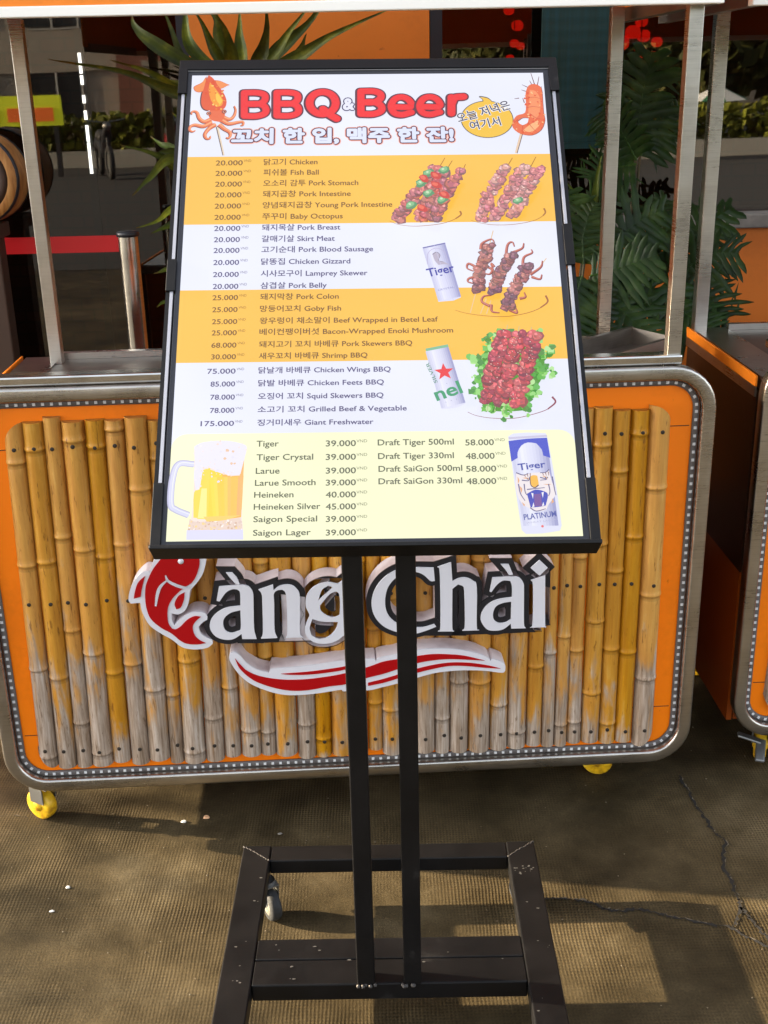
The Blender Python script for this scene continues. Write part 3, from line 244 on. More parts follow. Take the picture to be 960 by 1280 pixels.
def make_bamboo():
    m=mat('bamboo',(.5,.25,.05),.5); k=N(m)
    tc=k.n('ShaderNodeTexCoord'); oi=k.n('ShaderNodeObjectInfo'); rndv=oi.outputs['Random']
    sep=k.n('ShaderNodeSeparateXYZ'); k.l(tc.outputs['Object'],sep.inputs[0]); z=sep.outputs[2]
    off=k.n('ShaderNodeVectorMath',operation='ADD'); k.l(tc.outputs['Object'],off.inputs[0])
    cx=k.n('ShaderNodeCombineXYZ'); k.l(k.math('MULTIPLY',rndv,37.0),cx.inputs[0]); k.l(k.math('MULTIPLY',rndv,11.0),cx.inputs[2]); k.l(cx.outputs[0],off.inputs[1])
    mp=k.n('ShaderNodeMapping'); mp.inputs['Scale'].default_value=(1,1,.16); k.l(off.outputs[0],mp.inputs[0])
    mp2=k.n('ShaderNodeMapping'); mp2.inputs['Scale'].default_value=(1,1,.05); k.l(off.outputs[0],mp2.inputs[0])
    fib=k.noise(mp2.outputs[0],230,4,.6); blot=k.noise(mp.outputs[0],34,6,.62,.6); big=k.noise(off.outputs[0],9,3)
    fresh=k.ramp(k.math('ADD',k.math('MULTIPLY',blot,.6),k.math('MULTIPLY',fib,.4)),[(.26,(.28,.095,.005)),(.40,(.48,.20,.009)),(.56,(.57,.265,.017)),(.74,(.66,.39,.08))])
    hsv=k.n('ShaderNodeHueSaturation'); k.l(fresh,hsv.inputs['Color'])
    k.l(k.math('ADD',k.math('MULTIPLY',rndv,.16),.90),hsv.inputs['Value']); k.l(k.math('SUBTRACT',1.03,k.math('MULTIPLY',rndv,.12)),hsv.inputs['Saturation'])
    grey=k.ramp(k.math('ADD',k.math('MULTIPLY',fib,.55),k.math('MULTIPLY',blot,.45)),[(.3,(.075,.05,.032)),(.42,(.21,.155,.112)),(.54,(.36,.295,.245)),(.70,(.56,.50,.46))])
    # bleaching climbs from the foot of each pole to its own height
    lim=k.math('ADD',k.math('MULTIPLY',rndv,.30),.105)
    lim=k.math('SUBTRACT',lim,k.math('MULTIPLY',sep.outputs[0],.11))
    d=k.math('MULTIPLY',k.math('SUBTRACT',lim,z),4.2)
    d=k.math('ADD',d,k.math('MULTIPLY',k.math('SUBTRACT',blot,.5),3.6))
    d=k.math('ADD',d,k.math('MULTIPLY',k.math('SUBTRACT',big,.5),2.0))
    wm=k.math('MULTIPLY',k.math('ADD',d,.25),1.7,True)
    wm=k.math('MULTIPLY',wm,.92)
    col=k.mix(wm,hsv.outputs[0],grey)
    spk=k.noise(mp.outputs[0],150,3,.7); col=k.mix(1,col,k.ramp(spk,[(.30,(.45,.38,.30)),(.40,(1,1,1)),(.66,(1,1,1)),(.76,(1.2,1.2,1.15))]),'MULTIPLY')
    va=k.n('ShaderNodeVertexColor'); va.layer_name='Col'
    col=k.mix(1,col,va.outputs[0],'MULTIPLY')
    k.to(col,'Base Color')
    rr=k.n('ShaderNodeMapRange'); rr.inputs[3].default_value=.36; rr.inputs[4].default_value=.75; k.l(wm,rr.inputs[0]); k.to(rr.outputs[0],'Roughness')
    k.bump(k.math('ADD',k.math('MULTIPLY',fib,.5),blot),.0014,.5)
    return m
bamboo = make_bamboo()
screw_m = mat('screw', (.05,.04,.032), .5, .6)
led_tape = mat('led_tape', (.12,.105,.10), .5); led_dot = mat('led_dot', (.66,.66,.66), .35)
sign_white = mat('sign_white', (.70,.69,.74), .35); sign_side = mat('sign_side', (.74,.66,.68), .5)
_k=N(sign_side); _k.to(_k.ramp(_k.noise(_k.coord('Object'),14,5),[(.35,(.55,.46,.47)),(.55,(.76,.68,.70)),(.7,(.80,.74,.76))]),'Base Color')
sign_black = mat('sign_black', (.014,.014,.018), .35); sign_red = mat('sign_red', (.40,.0,.002), .5, spec=.25)
yellow_pl = mat('yellow_plastic', (.80,.46,.01), .4); rubber = mat('rubber', (.03,.03,.03), .7)
_k=N(yellow_pl); _k.to(_k.ramp(_k.noise(_k.coord('Object'),40,5),[(.35,(.45,.22,.01)),(.5,(.80,.46,.01)),(.7,(.85,.60,.05))]),'Base Color')
zinc = mat('zinc', (.26,.26,.25), .42, .8); cream = mat('cream_wheel', (.30,.28,.23), .5)
screen_m = vcol(mat('screen_print', (.02,.02,.02), .22, 0, spec=.5), False, .258)
_k=N(screen_m); _nz=_k.noise(_k.coord('Object'),2.6,2); _mr=_k.n('ShaderNodeMapRange'); _mr.inputs[1].default_value=.3; _mr.inputs[2].default_value=.7; _mr.inputs[3].default_value=.199; _mr.inputs[4].default_value=.226; _k.l(_nz,_mr.inputs[0]); _k.to(_mr.outputs[0],'Emission Strength')
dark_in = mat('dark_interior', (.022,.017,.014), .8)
# ---------------------------------------------------------------- ground and street
def make_ground():
    m=mat('stamped_concrete',(.2,.15,.1),.7,spec=.16); k=N(m)
    v=k.coord('Object'); sep=k.n('ShaderNodeSeparateXYZ')
    dn=k.n('ShaderNodeTexNoise'); dn.inputs['Scale'].default_value=5; k.l(v,dn.inputs[0])
    wob=k.n('ShaderNodeVectorMath',operation='SCALE'); wob.inputs[3].default_value=.012; k.l(dn.outputs['Color'],wob.inputs[0])
    ad=k.n('ShaderNodeVectorMath',operation='ADD'); k.l(v,ad.inputs[0]); k.l(wob.outputs[0],ad.inputs[1]); k.l(ad.outputs[0],sep.inputs[0])
    gx=k.math('SINE',k.math('MULTIPLY',sep.outputs[0],2*math.pi/.0066)); gy=k.math('SINE',k.math('MULTIPLY',sep.outputs[1],2*math.pi/.0074))
    grid=k.math('ADD',k.math('MULTIPLY',gx,.3),k.math('MULTIPLY',gy,.3)); grid=k.math('ADD',grid,.5,True)
    big=k.noise(v,1.6,5,.6,.6); mid=k.noise(v,7,6,.65); fine=k.noise(v,230,3,.7); wear=k.noise(v,3.1,4,.6)
    wr=k.n('ShaderNodeMapRange'); wr.inputs[1].default_value=.38; wr.inputs[2].default_value=.66; k.l(wear,wr.inputs[0])
    col=k.ramp(k.math('ADD',k.math('MULTIPLY',big,.55),k.math('MULTIPLY',mid,.45)),[(.36,(.021,.0155,.0075)),(.45,(.042,.031,.0148)),(.54,(.070,.052,.026)),(.66,(.125,.097,.054))])
    pit=k.mix(k.math('MULTIPLY',wr.outputs[0],.75),(1,1,1),k.ramp(grid,[(.05,(.26,.21,.15)),(.55,(1.18,1.14,1.06))]))
    col=k.mix(1,col,pit,'MULTIPLY')
    sp=k.ramp(fine,[(.3,(.65,.65,.65)),(.5,(1,1,1)),(.66,(1.15,1.12,1.05)),(.72,(2.3,2.1,1.7))])
    col=k.mix(1,col,sp,'MULTIPLY'); k.to(col,'Base Color')
    r=k.n('ShaderNodeMapRange'); r.inputs[3].default_value=.48; r.inputs[4].default_value=.82; k.l(mid,r.inputs[0]); k.to(r.outputs[0],'Roughness')
    h=k.math('ADD',k.math('MULTIPLY',k.math('MULTIPLY',grid,wr.outputs[0]),.5),k.math('MULTIPLY',fine,.35))
    h=k.math('ADD',h,k.math('MULTIPLY',mid,1.2)); k.bump(h,.0032,.7)
    return m
ground_m=make_ground()
b=MB(); b.add([(-150,-150,0),(150,-150,0),(150,60,0),(-150,60,0)],[(0,1,2,3)]); struct(b.build('ground',ground_m))
crack_m=mat('crack',(.012,.010,.008),.9); lip_m=mat('crack_lip',(.16,.13,.09),.8)
b=MB()
for ci,pts in enumerate(CRACKS):
    q=[Vector((x/1000,y/1000,.0025)) for x,y in pts]; P=[]
    for i in range(len(q)-1):
        for t in range(6):
            u=q[i].lerp(q[i+1],t/6); P.append(u+Vector((rnd.uniform(-1,1),rnd.uniform(-1,1),0))*.0034)
    P.append(q[-1])
    for mi,(wd,dz,off) in enumerate(((.0031 if ci<3 else .0010,.0,0),(.0013,-.001,.0036))):
        vs=[]; fs=[]
        for i,u in enumerate(P):
            t=(P[min(i+1,len(P)-1)]-P[max(i-1,0)]).normalized(); nn=Vector((-t.y,t.x,0)); ww=wd*rnd.choice((.25,.5,.8,1.1,1.3))
            if mi and rnd.random()<.72: ww*=.05
            vs+=[u+nn*(off-ww)+Vector((0,0,dz)),u+nn*(off+ww)+Vector((0,0,dz))]
            if i: fs.append((2*i-2,2*i-1,2*i+1,2*i))
        b.add(vs,fs,mi)
struct(b.build('ground_cracks',[crack_m,lip_m]))
asphalt=mat('asphalt',(.024,.023,.022),.85)
b=MB(); b.add([(-120,-17.9,.004),(120,-17.9,.004),(120,-3.5,.004),(-120,-3.5,.004)],[(0,1,2,3)]); struct(b.build('road',asphalt))
# ---------------------------------------------------------------- carts
CW0,CW1,CZ0,CZ1,CR = -.775,.679,.111,.984,.088
def rrect(x0,x1,z0,z1,r,n=8):
    P=[]
    for cx,cz,a0 in ((x1-r,z1-r,0),(x0+r,z1-r,90),(x0+r,z0+r,180),(x1-r,z0+r,270)):
        for i in range(n+1):
            a=math.radians(a0+90*i/n); P.append((cx+r*math.cos(a),cz+r*math.sin(a)))
    return P
def pole_edge(i, n, z):                                              # left side of pole i at height z
    t=(z-.16)/(.92-.16); a=-.706+t*(.706-.682); c=.600-.004*t
    return a+(c-a)*WID[i]
_w=[rnd.uniform(.74,1.26) for _ in range(35)]; WID=[sum(_w[:i])/sum(_w) for i in range(36)]
def bamboo_pole(i, parent):
    b=MB(); n=14
    zt=.921-.018*i/34+rnd.uniform(-.006,.006); zb=.170-.012*i/34+rnd.uniform(-.007,.007)
    gap=rnd.uniform(.19,.27); z0=zb+rnd.uniform(.02,gap); nodes=[]
    while z0<zt-.015: nodes.append(z0); z0+=gap*rnd.uniform(.85,1.12)
    zs=set([zb,zt]); z=zb
    while z<zt: zs.add(round(z,4)); z+=.028
    for q in nodes:
        for d in (-.012,-.006,-.0025,0,.0025,.006,.012): zs.add(round(min(zt,max(zb,q+d)),5))
    zs=sorted(zs); ph=rnd.uniform(0,6); amp=rnd.uniform(.0005,.0018)
    vs=[]; fs=[]; cols=[]; split=rnd.random()<.12
    for z in zs:
        xl,xr=pole_edge(i,35,z),pole_edge(i+1,35,z); r=(xr-xl)/2*1.0; cx=(xl+xr)/2+amp*math.sin(z*5+ph)
        dr=0; cc=1
        for q in nodes:
            d=(z-q)/.0055; dr+=.0017*math.exp(-d*d)-.0016*math.exp(-((d+1.0)/.5)**2)
            cc*=1-.62*math.exp(-((z-q+.0042)/.0024)**2)+.16*math.exp(-((z-q-.002)/.004)**2)
        for k in range(n+1):
            a=math.pi*k/n; x=cx-(r+dr)*math.cos(a); y=.0015-(r*1.02+dr)*math.sin(a)
            zz=z
            e0,e1=pole_edge(0,35,z),pole_edge(35,35,z); R=.05
            for e,s in ((e0,1),(e1,-1)):
                dd=(x-e)*s
                if dd<R:
                    lim=math.sqrt(max(0,R*R-(R-max(0,dd))**2)); zz=min(zz,zt-R+lim+.004); zz=max(zz,zb+R-lim-.004)
            vs.append((x,y,zz)); cols.append(cc)
    m=n+1
    for j in range(len(zs)-1):
        for k in range(n):
            b.add([],[]); c=(cols[j*m]+cols[(j+1)*m])/2
            b.f.append([j*m+k,j*m+k+1,(j+1)*m+k+1,(j+1)*m+k]); b.m.append(0); b.c.append((c,c*.98,c*.95)); b.sm.append(True)
    b.v=vs
    for ring,flip in ((0,1),(len(zs)-1,0)):                          # cut ends
        b.add([vs[ring*m+k] for k in range(m)],[list(range(m))[::-1] if not flip else list(range(m))],0,(.62,.58,.5))
    for z in (.868,.545,.205):                                      # a screw through each row
        z+=rnd.uniform(-.004,.004)-.012*i/34
        xl,xr=pole_edge(i,35,z),pole_edge(i+1,35,z); r=(xr-xl)/2; cx=(xl+xr)/2+rnd.uniform(-.003,.003)
        M=Matrix.Translation((cx,.0015-r*1.0-.0012,z))@Matrix.Rotation(math.pi/2,4,'X')
        b.lathe([(0,.0008),(.0026,.0008),(.0040,.0002),(.0043,-.002)],10,1,(1,1,1),M,False)
    return b.build('bamboo_pole',[bamboo,screw_m],parent)
def sweep(b, path, prof, mi=0):                                      # closed xz path, profile (offset outward, y)
    n=len(path); m=len(prof); vs=[]
    for i in range(n):
        a=Vector(path[i-1]); c=Vector(path[(i+1)%n]); t=(c-a).normalized(); o=Vector((t.y,-t.x))
        for d,y in prof: vs.append((path[i][0]+o.x*d,y,path[i][1]+o.y*d))
    fs=[(i*m+k,((i+1)%n)*m+k,((i+1)%n)*m+(k+1)%m,i*m+(k+1)%m) for i in range(n) for k in range(m)]
    b.add(vs,fs,mi,None,True)
def caster(parent, x, y, turn, brake):
    t=bpy.data.objects.new('caster',None); COL.objects.link(t); t.parent=parent; t.location=(x,y,0); t.rotation_euler=(0,0,turn); t.empty_display_size=.05
    X=Matrix.Translation((0,.018,.036))@Matrix.Rotation(math.pi/2,4,'Y')
    b=MB(); b.lathe([(.012,-.014),(.030,-.014),(.0345,-.011),(.036,-.006),(.036,.006),(.0345,.011),(.030,.014),(.012,.014)],28,0,None,X)
    b.build('wheel',yellow_pl,t)
    b=MB(); b.lathe([(0,-.0175),(.011,-.0175),(.013,-.014),(.013,.014),(.011,.0175),(0,.0175)],16,0,None,X); b.build('hub',yellow_pl,t)
    b=MB()
    for s in (-1,1): b.box(s*.019-.0015,s*.019+.0015,-.008,.03,.048,.09,0,None,None,.001)
    b.box(-.0205,.0205,-.022,.03,.088,.094); b.lathe([(.02,.094),(.02,.112)],16)
    b.build('fork',zinc,t)
    if brake:
        b=MB(); b.box(-.011,.011,-.006,.052,-.004,.004,0,None,Matrix.Translation((0,-.02,.062))@Matrix.Rotation(math.radians(-150),4,'X'),.0035)
        b.box(-.010,.010,0,.055,-.0035,.0035,0,None,Matrix.Translation((0,-.02,.062))@Matrix.Rotation(math.radians(95),4,'Z')@Matrix.Rotation(math.radians(15),4,'X'),.003)
        b.build('brake_pedal',zinc,t)
    return t
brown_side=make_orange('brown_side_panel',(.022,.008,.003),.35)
def make_cart(label, loc, rz, posts, sign, tray):
    root=thing('food_cart',label,'food cart',loc,rz,'bamboo fronted street food carts')
    b=MB(); path=[(x,z) for x,z in rrect(CW0+.0135,CW1-.0135,CZ0+.0135,CZ1-.0135,CR-.0135)]
    prof=[]
    for cx,cy,a0 in ((.0085,.010,0),(-.0085,.010,90),(-.0085,-.015,180),(.0085,-.015,270)):
        for q in range(4):
            a=math.radians(a0+30*q); prof.append((cx+.005*math.cos(a),cy+.005*math.sin(a)))
    sweep(b,path,prof); b.build('steel_frame',steel,root)
    b=MB(); b.poly([rrect(CW0+.024,CW1-.024,CZ0+.024,CZ1-.024,CR-.024)],-.002,0,None,Matrix.Rotation(math.pi/2,4,'X'))
    for z0 in (.236,.86): b.box(CW0+.045,CW1-.045,.0014,.0019,z0,z0+.0016,1)
    b.build('front_panel',[orange,dark_in],root)
    for i in range(35): bamboo_pole(i,root)
    b=MB(); lp=rrect(CW0+.0345,CW1-.0345,CZ0+.0335,CZ1-.0345,CR-.0345)
    sweep(b,lp,[(.0062,.0015),(.0062,-.0025),(-.0062,-.0025),(-.0062,.0015)])
    L=[]; pts=[Vector(q) for q in lp]+[Vector(lp[0])]; s=0; nx=.008
    for a,c in zip(pts,pts[1:]):
        d=(c-a).length
        while nx<=s+d:
            q=a.lerp(c,(nx-s)/d); t=(c-a).normalized(); ang=math.atan2(t.y,t.x)
            M=Matrix.Translation((q.x,-.0030,q.y))@Matrix.Rotation(-ang,4,'Y')
            b.box(-.0028,.0028,-.001,.0004,-.0028,.0028,1,None,M); nx+=.0165
        s+=d
    b.build('led_strip',[led_tape,led_dot],root)
    b=MB(); b.box(CW0+.01,.609,-.008,.03,.9855,1.004,0,None,None,.004); b.build('top_rail',steel_shiny,root)
    b=MB(); b.box(CW0+.012,CW1-.012,.034,.535,.895,.92,0,None,None,.003)
    b.box(CW0+.012,-.682,.036,.53,.9205,.9235,1); b.box(.60,CW1-.012,.036,.53,.9205,.9235,1); b.box(-.68,.598,.512,.53,.9205,.935,1)
    b.build('counter_top',[steel_dark,steel],root)
    for x0,x1 in ((CW0+.004,CW0+.016),(CW1-.016,CW1-.004)):
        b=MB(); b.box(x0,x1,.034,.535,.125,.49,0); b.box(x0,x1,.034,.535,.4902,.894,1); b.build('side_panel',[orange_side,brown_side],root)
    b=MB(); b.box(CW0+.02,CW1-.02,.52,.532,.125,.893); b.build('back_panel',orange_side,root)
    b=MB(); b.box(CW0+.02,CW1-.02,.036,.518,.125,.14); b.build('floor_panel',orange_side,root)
    for x0,x1 in ((CW0-.0005,CW0+.0035),(CW1-.0035,CW1+.0005)):
        b=MB(); b.box(x0,x1,.034,.536,.882,.903); b.build('side_strip',steel,root)
        b=MB(); b.box(x0,x1,.034,.536,.9035,.926); b.build('side_band',orange_fascia,root)
    for (x,y,z0,wd) in posts:
        b=MB(); b.box(x-wd/2,x+wd/2,y-wd/2,y+wd/2,z0,1.64,0,None,None,.0015); b.build('post',steel,root)
    b=MB(); b.box(-.87,.624,-.042,-.03,1.629,1.95,0); b.box(-.87,-.858,-.029,.62,1.629,1.95,0); b.box(.612,.624,-.029,.62,1.629,1.95,0); b.box(-.857,.611,-.029,.62,1.93,1.945,0); b.build('canopy',orange_fascia,root)
    b=MB(); b.box(-.872,.626,-.046,-.020,1.614,1.631,0,None,None,.002)
    b.box(-.872,-.85,-.019,.60,1.614,1.640,1); b.box(.60,.626,-.019,.60,1.614,1.640,1)
    b.build('canopy_trim',[white_trim,steel_dark],root)
    for (x,y,tn,br) in (((-.716,.045,1.0,False),(.532,.115,1.2,False),(-.70,.46,-.6,False),(.53,.46,.3,False)) if sign else ((-.677,.055,-.35,True),(.53,.1,.2,False),(-.70,.46,.5,False),(.53,.46,.3,False))):
        caster(root,x,y,tn,br)
    return root
# both carts: rear posts, front posts (x, y, foot, width)
cart1=make_cart('orange food cart with bamboo front and shop lettering, directly behind the menu board',(CART['x'],CART['y'],0),CART['rz'],
    ((-.680,.478,.92,.027),(.571,.478,.92,.027),(.594,.012,1.0,.026),(-.74,.012,1.0,.026)),True,True)
_q=Matrix.Rotation(CART['rz'],4,'Z')@Vector((1.577,.068,0))
cart2=make_cart('second orange food cart cut off by the right picture edge, showing its side panel',(CART['x']+_q.x,CART['y']+_q.y,0),CART['rz']-.02,
    ((-.757,.50,.92,.03),(.571,.478,.92,.027),(.594,.012,1.0,.026)),False,False)
# shop sign on the first cart: cut-out letters with white returns, black borders and pale faces
def outline_mesh(loops, offset, depth, y_front, mb, mi_front, mi_side):
    cu=bpy.data.curves.new('outline','CURVE'); cu.dimensions='2D'; cu.fill_mode='BOTH'; cu.offset=offset; cu.extrude=depth/2
    for lp in loops:
        sp=cu.splines.new('POLY'); sp.points.add(len(lp)-1); sp.use_cyclic_u=True
        for p,(x,z) in zip(sp.points,lp): p.co=(x,z,0,1)
    o=bpy.data.objects.new('outline',cu); COL.objects.link(o); dg=bpy.context.evaluated_depsgraph_get()
    me=o.evaluated_get(dg).to_mesh()
    M=Matrix.Translation((0,y_front+depth/2,0))@Matrix.Rotation(math.pi/2,4,'X')
    vs=[v.co.copy() for v in me.vertices]
    for f in me.polygons:
        cap=abs(f.normal.z)>.7
        mb.add([vs[i] for i in f.vertices],[list(range(len(f.vertices)))],mi_front if cap else mi_side,None,False,M)
    o.evaluated_get(dg).to_mesh_clear(); bpy.data.objects.remove(o); bpy.data.curves.remove(cu)
def mm(pts): return [(x/1000,z/1000) for x,z in pts]
def area(lp): return sum(a[0]*b[1]-b[0]*a[1] for a,b in zip(lp,lp[1:]+lp[:1]))/2
def ccw(lp): return lp if area(lp)>0 else lp[::-1]
shop=bpy.data.objects.new('shop_sign',None); COL.objects.link(shop); shop.parent=cart1
YB=-.018
for i,d in enumerate(LOGO['let']):
    yf=-.066-.0012*(i%2)
    loops=[ccw(smooth_pts(mm(l))) for l in d['o']]; holes=[ccw(smooth_pts(mm(l)))[::-1] for l in d['h']]
    b=MB()
    outline_mesh(loops+holes,.0102,abs(yf-YB)-.004,yf+.004,b,0,0)
    outline_mesh(loops+holes,.0108,.0035,yf,b,1,1)
    outline_mesh(loops+holes,0,.003,yf-.0032,b,2,2)
    b.build('sign_letter',[sign_side,sign_black,sign_white],shop)
def emblem(name, out, reds, lines, dot, off):
    b=MB(); lp=ccw(smooth_pts(mm(out),4,52))
    outline_mesh([lp],0,.045,-.062,b,0,0)
    outline_mesh([lp],0,.004,-.0665,b,1,1)
    for r in reds: outline_mesh([ccw(smooth_pts(mm(r),4,52))],0,.0015,-.0682,b,2,2)
    for l in lines:
        q=smooth_pts(mm(l),5,180,False)
        for k in range(len(q)-1):
            a,c=Vector(q[k]),Vector(q[k+1]); t=(c-a).normalized(); nn=Vector((-t.y,t.x))
            wa=.0032*(.35+.65*math.sin(math.pi*min(1,(k+.5)/len(q)*1.0)))
            M=Matrix.Rotation(math.pi/2,4,'X')
            b.add([(*(a-nn*wa-t*.0008),.0693),(*(c-nn*wa+t*.0008),.0693),(*(c+nn*wa+t*.0008),.0693),(*(a+nn*wa-t*.0008),.0693)],[(0,1,2,3)],1,None,False,M)
    if dot:
        x,z=mm(dot)[0]; b.lathe([(0,.0694),(.0055,.0694),(.006,.067)],20,1,None,Matrix.Translation((x,0,z))@Matrix.Rotation(math.pi/2,4,'X'))
    b.build(name,[sign_side,sign_white,sign_red],shop)
emblem('fish_emblem',LOGO['fish']['out'],LOGO['fish']['red'],LOGO['fish']['lines'],LOGO['fish']['dot'],0)
emblem('swoosh_emblem',LOGO['sw']['out'],LOGO['sw']['red'],[],None,0)
# steel tray lying on the first cart's counter
t=thing('steel_tray','dark open steel tray lying tilted on the cart counter beside the right rear post','tray',(0,0,0),0)
t.parent=None
Mt=cart1.matrix_basis
b=MB(); Mq=Mt@Matrix.Translation((.50,.24,.932))@Matrix.Rotation(math.radians(41),4,'Z')@Matrix.Rotation(math.radians(4),4,'X')
t.matrix_world=Mq
b.box(-.2,.2,-.05,.05,-.003,0)
for y0,y1 in ((-.052,-.05),(.05,.052)): b.box(-.2,.2,y0,y1,-.003,.038)
for x0,x1 in ((-.202,-.2),(.2,.202)): b.box(x0,x1,-.052,.052,-.003,.038)
b.box(-.208,.208,-.06,-.0525,.035,.038); b.box(-.208,.208,.0525,.06,.035,.038)
b.build('tray_body',steel_dark,t)
b=MB(); b.box(.203,.215,-.018,.018,.026,.034,0,None,None,.002); b.build('handle',steel,t)
# ---------------------------------------------------------------- menu stand
stand=thing('menu_stand','black metal menu stand on casters carrying a tilted bright barbecue and beer menu','menu stand',(STAND['x'],STAND['y'],0),STAND['rz'])
HB=.115; TZ=.081
def bar(name,x0,x1,y0,y1,z0,z1,bev=.0025):
    b=MB(); b.box(x0,x1,y0,y1,z0,z1,0,None,None,bev); return b.build(name,black_metal,stand)
bar('side_rail',-.282,-.228,-.62,.0,TZ,HB); bar('side_rail',.228,.282,-.62,.0,TZ,HB)
bar('back_bar',-.2275,.2275,-.045,0,TZ+.002,HB-.0015)
bar('front_bar',-.2275,.2275,-.62,-.575,TZ+.002,HB-.0015)
bar('cross_bar',-.2275,.2275,-.3115,-.2615,TZ,HB-.001); bar('cross_bar',-.2275,.2275,-.3705,-.3135,TZ,HB-.001)
for s in (-1,1):                                                     # ground-down weld seams at the two back corners
    b=MB()
    for i in range(26):
        t_=i/25; x=s*(.281-(.281-.2285)*t_)+rnd.uniform(-.0012,.0012); y=-.001-.0435*t_+rnd.uniform(-.0012,.0012)
        b.lathe([(0,.0011),(.0014,.0007),(.0021,-.001)],6,0,None,Matrix.Translation((x,y,HB)))
    b.build('weld_seam',weld,stand)
b=MB()
for (x0,x1,y0,y1,n) in ((.235,.275,-.10,-.075,16),(-.275,-.235,-.40,-.05,9),(.235,.275,-.5,-.15,9),(-.2,.2,-.36,-.27,12)):
    for _ in range(n):
        x,y=rnd.uniform(x0,x1),rnd.uniform(y0,y1); r_=rnd.uniform(.0008,.0026); a0=rnd.uniform(0,6)
        b.add([(x+r_*rnd.uniform(.5,1.2)*math.cos(a0+k)*1.5,y+r_*rnd.uniform(.4,1)*math.sin(a0+k),HB+.0003) for k in (0,1.2,2.4,3.6,4.9)],[(0,1,2,3,4)])
b.build('paint_chips',zinc,stand)
for s in (-1,1):
    x=s*.0382
    b=MB(); b.box(x-.0145,x+.0145,-.374,-.345,HB-.001,.938,0,None,None,.002)
    for _ in range(5):                                              # weld beads at the foot
        a=rnd.uniform(-.016,.016); b.lathe([(0,.003),(.003,.002),(.004,-.002)],6,1,None,Matrix.Translation((x+a,-.374+rnd.uniform(-.003,.002),HB-.0005)))
    b.build('post',[black_metal,weld],stand)
for (x,y,tn) in ((-.232,-.058,.5),(.262,-.055,-2.6),(-.255,-.57,.2),(.255,-.57,.3)):
    c=bpy.data.objects.new('caster',None); COL.objects.link(c); c.parent=stand; c.location=(x,y,0); c.rotation_euler=(0,0,tn)
    X=Matrix.Translation((0,-.012,.031))@Matrix.Rotation(math.pi/2,4,'Y')
    b=MB(); b.lathe([(.019,-.011),(.0275,-.0105),(.031,-.006),(.031,.006),(.0275,.0105),(.019,.011)],26,0,None,X); b.build('tyre',rubber,c)
    b=MB(); b.lathe([(0,-.0125),(.007,-.0125),(.009,-.0095),(.0195,-.0105),(.0195,.0105),(.009,.0095),(.007,.0125),(0,.0125)],20,0,None,X); b.build('wheel',cream,c)
    b=MB()
    for s in (-1,1): b.box(s*.0145-.001,s*.0145+.001,-.016,.008,.03,.072,0,None,None,.0008)
    b.box(-.0155,.0155,-.018,.016,.0715,.0745); b.lathe([(.014,.0746),(.014,.0805)],14); b.box(-.009,.012,.016,.044,.060,.064,0,None,Matrix.Translation((0,0,0)),.001); b.build('fork',zinc,c)
o0,ax,up,nn=[Vector(v) for v in BOARD]
ax.normalize(); up=(up-ax*up.dot(ax)).normalized(); nn=ax.cross(up).normalized()
MBD=Matrix(((ax.x,up.x,nn.x,o0.x),(ax.y,up.y,nn.y,o0.y),(ax.z,up.z,nn.z,o0.z),(0,0,0,1)))
BW=.3046
b=MB()
b.box(-BW,BW,.823,.8425,-.034,.0,0,None,None,.0015); b.box(-BW,BW,-.0005,.0055,-.034,.010,0,None,None,.0015)   # top channel, bottom tray
b.box(-BW,BW,.0055,.010,-.034,-.0265,0)
for s in (-1,1):
    e0,e1=sorted((s*.2995,s*BW)); b.box(e0,e1,.006,.8225,-.034,-.002,0)
    f0,f1=sorted((s*.2905,s*BW))
    for v0,v1 in ((.7735,.8225),(.4455,.5185) if s>0 else (.407,.462),(.006,.099)): b.box(f0,f1,v0,v1,-.0019,.0022,0,None,None,.0008)
b.box(-BW+.01,BW-.01,.02,.82,-.040,-.0345,0)
b.box(-.12,.12,.09,.135,-.07,-.0405,0); b.box(-.055,-.025,.14,.6,-.055,-.0405,0); b.box(.025,.055,.14,.6,-.055,-.0405,0)
b.build('display_frame',black_metal,stand,MBD)
b=MB(); b.box(-.2915,.2915,.0058,.8228,-.033,-.0025,0,None,None,.001)
b.box(-.2905,.2905,.8200,.8212,-.0026,-.0012,1); b.box(-.2905,.2905,.0062,.0074,-.0026,-.0010,1)
for s in (-1,1):
    for v0,v1 in ((.099,.4455),(.5185,.7735)) if s>0 else ((.099,.407),(.462,.7735)):
        a0,a1=sorted((s*.2938,s*.2985)); b.box(a0,a1,v0,v1,-.03,-.001,2)
b.build('display_panel',[bezel,zinc,silver],stand,MBD)
SU0,SU1,SV0,SV1=-.2835,.2812,.0138,.8118
WHITE=S(238,240,255); ORG=S(255,197,72); YEL=S(254,254,212)
scr=MB(); L0=-.0016
def rect(mb,x0,x1,y0,y1,z,col): mb.add([(x0,y0,z),(x1,y0,z),(x1,y1,z),(x0,y1,z)],[(0,1,2,3)],0,col)
v_=[a/1000 for a in BANDS]
rect(scr,SU0,SU1,SV0,SV1,L0,WHITE)
screen=scr.build('screen',screen_m,stand,MBD)
for v0,v1 in ((v_[1]-.0030,v_[0]),(v_[3],v_[2])):
    b=MB(); rect(b,SU0,SU1,v0,v1,L0+.0002,ORG); b.build('orange_band',screen_m,screen)
b=MB(); rr=[(x,y) for x,y in rrect(SU0,SU1,SV0-.03,v_[4]-.001,.022,6)]
rr=[(x,max(y,SV0)) for x,y in rr]; b.poly([rr],L0+.0002,0,YEL); b.build('yellow_panel',screen_m,screen)
_tc={}
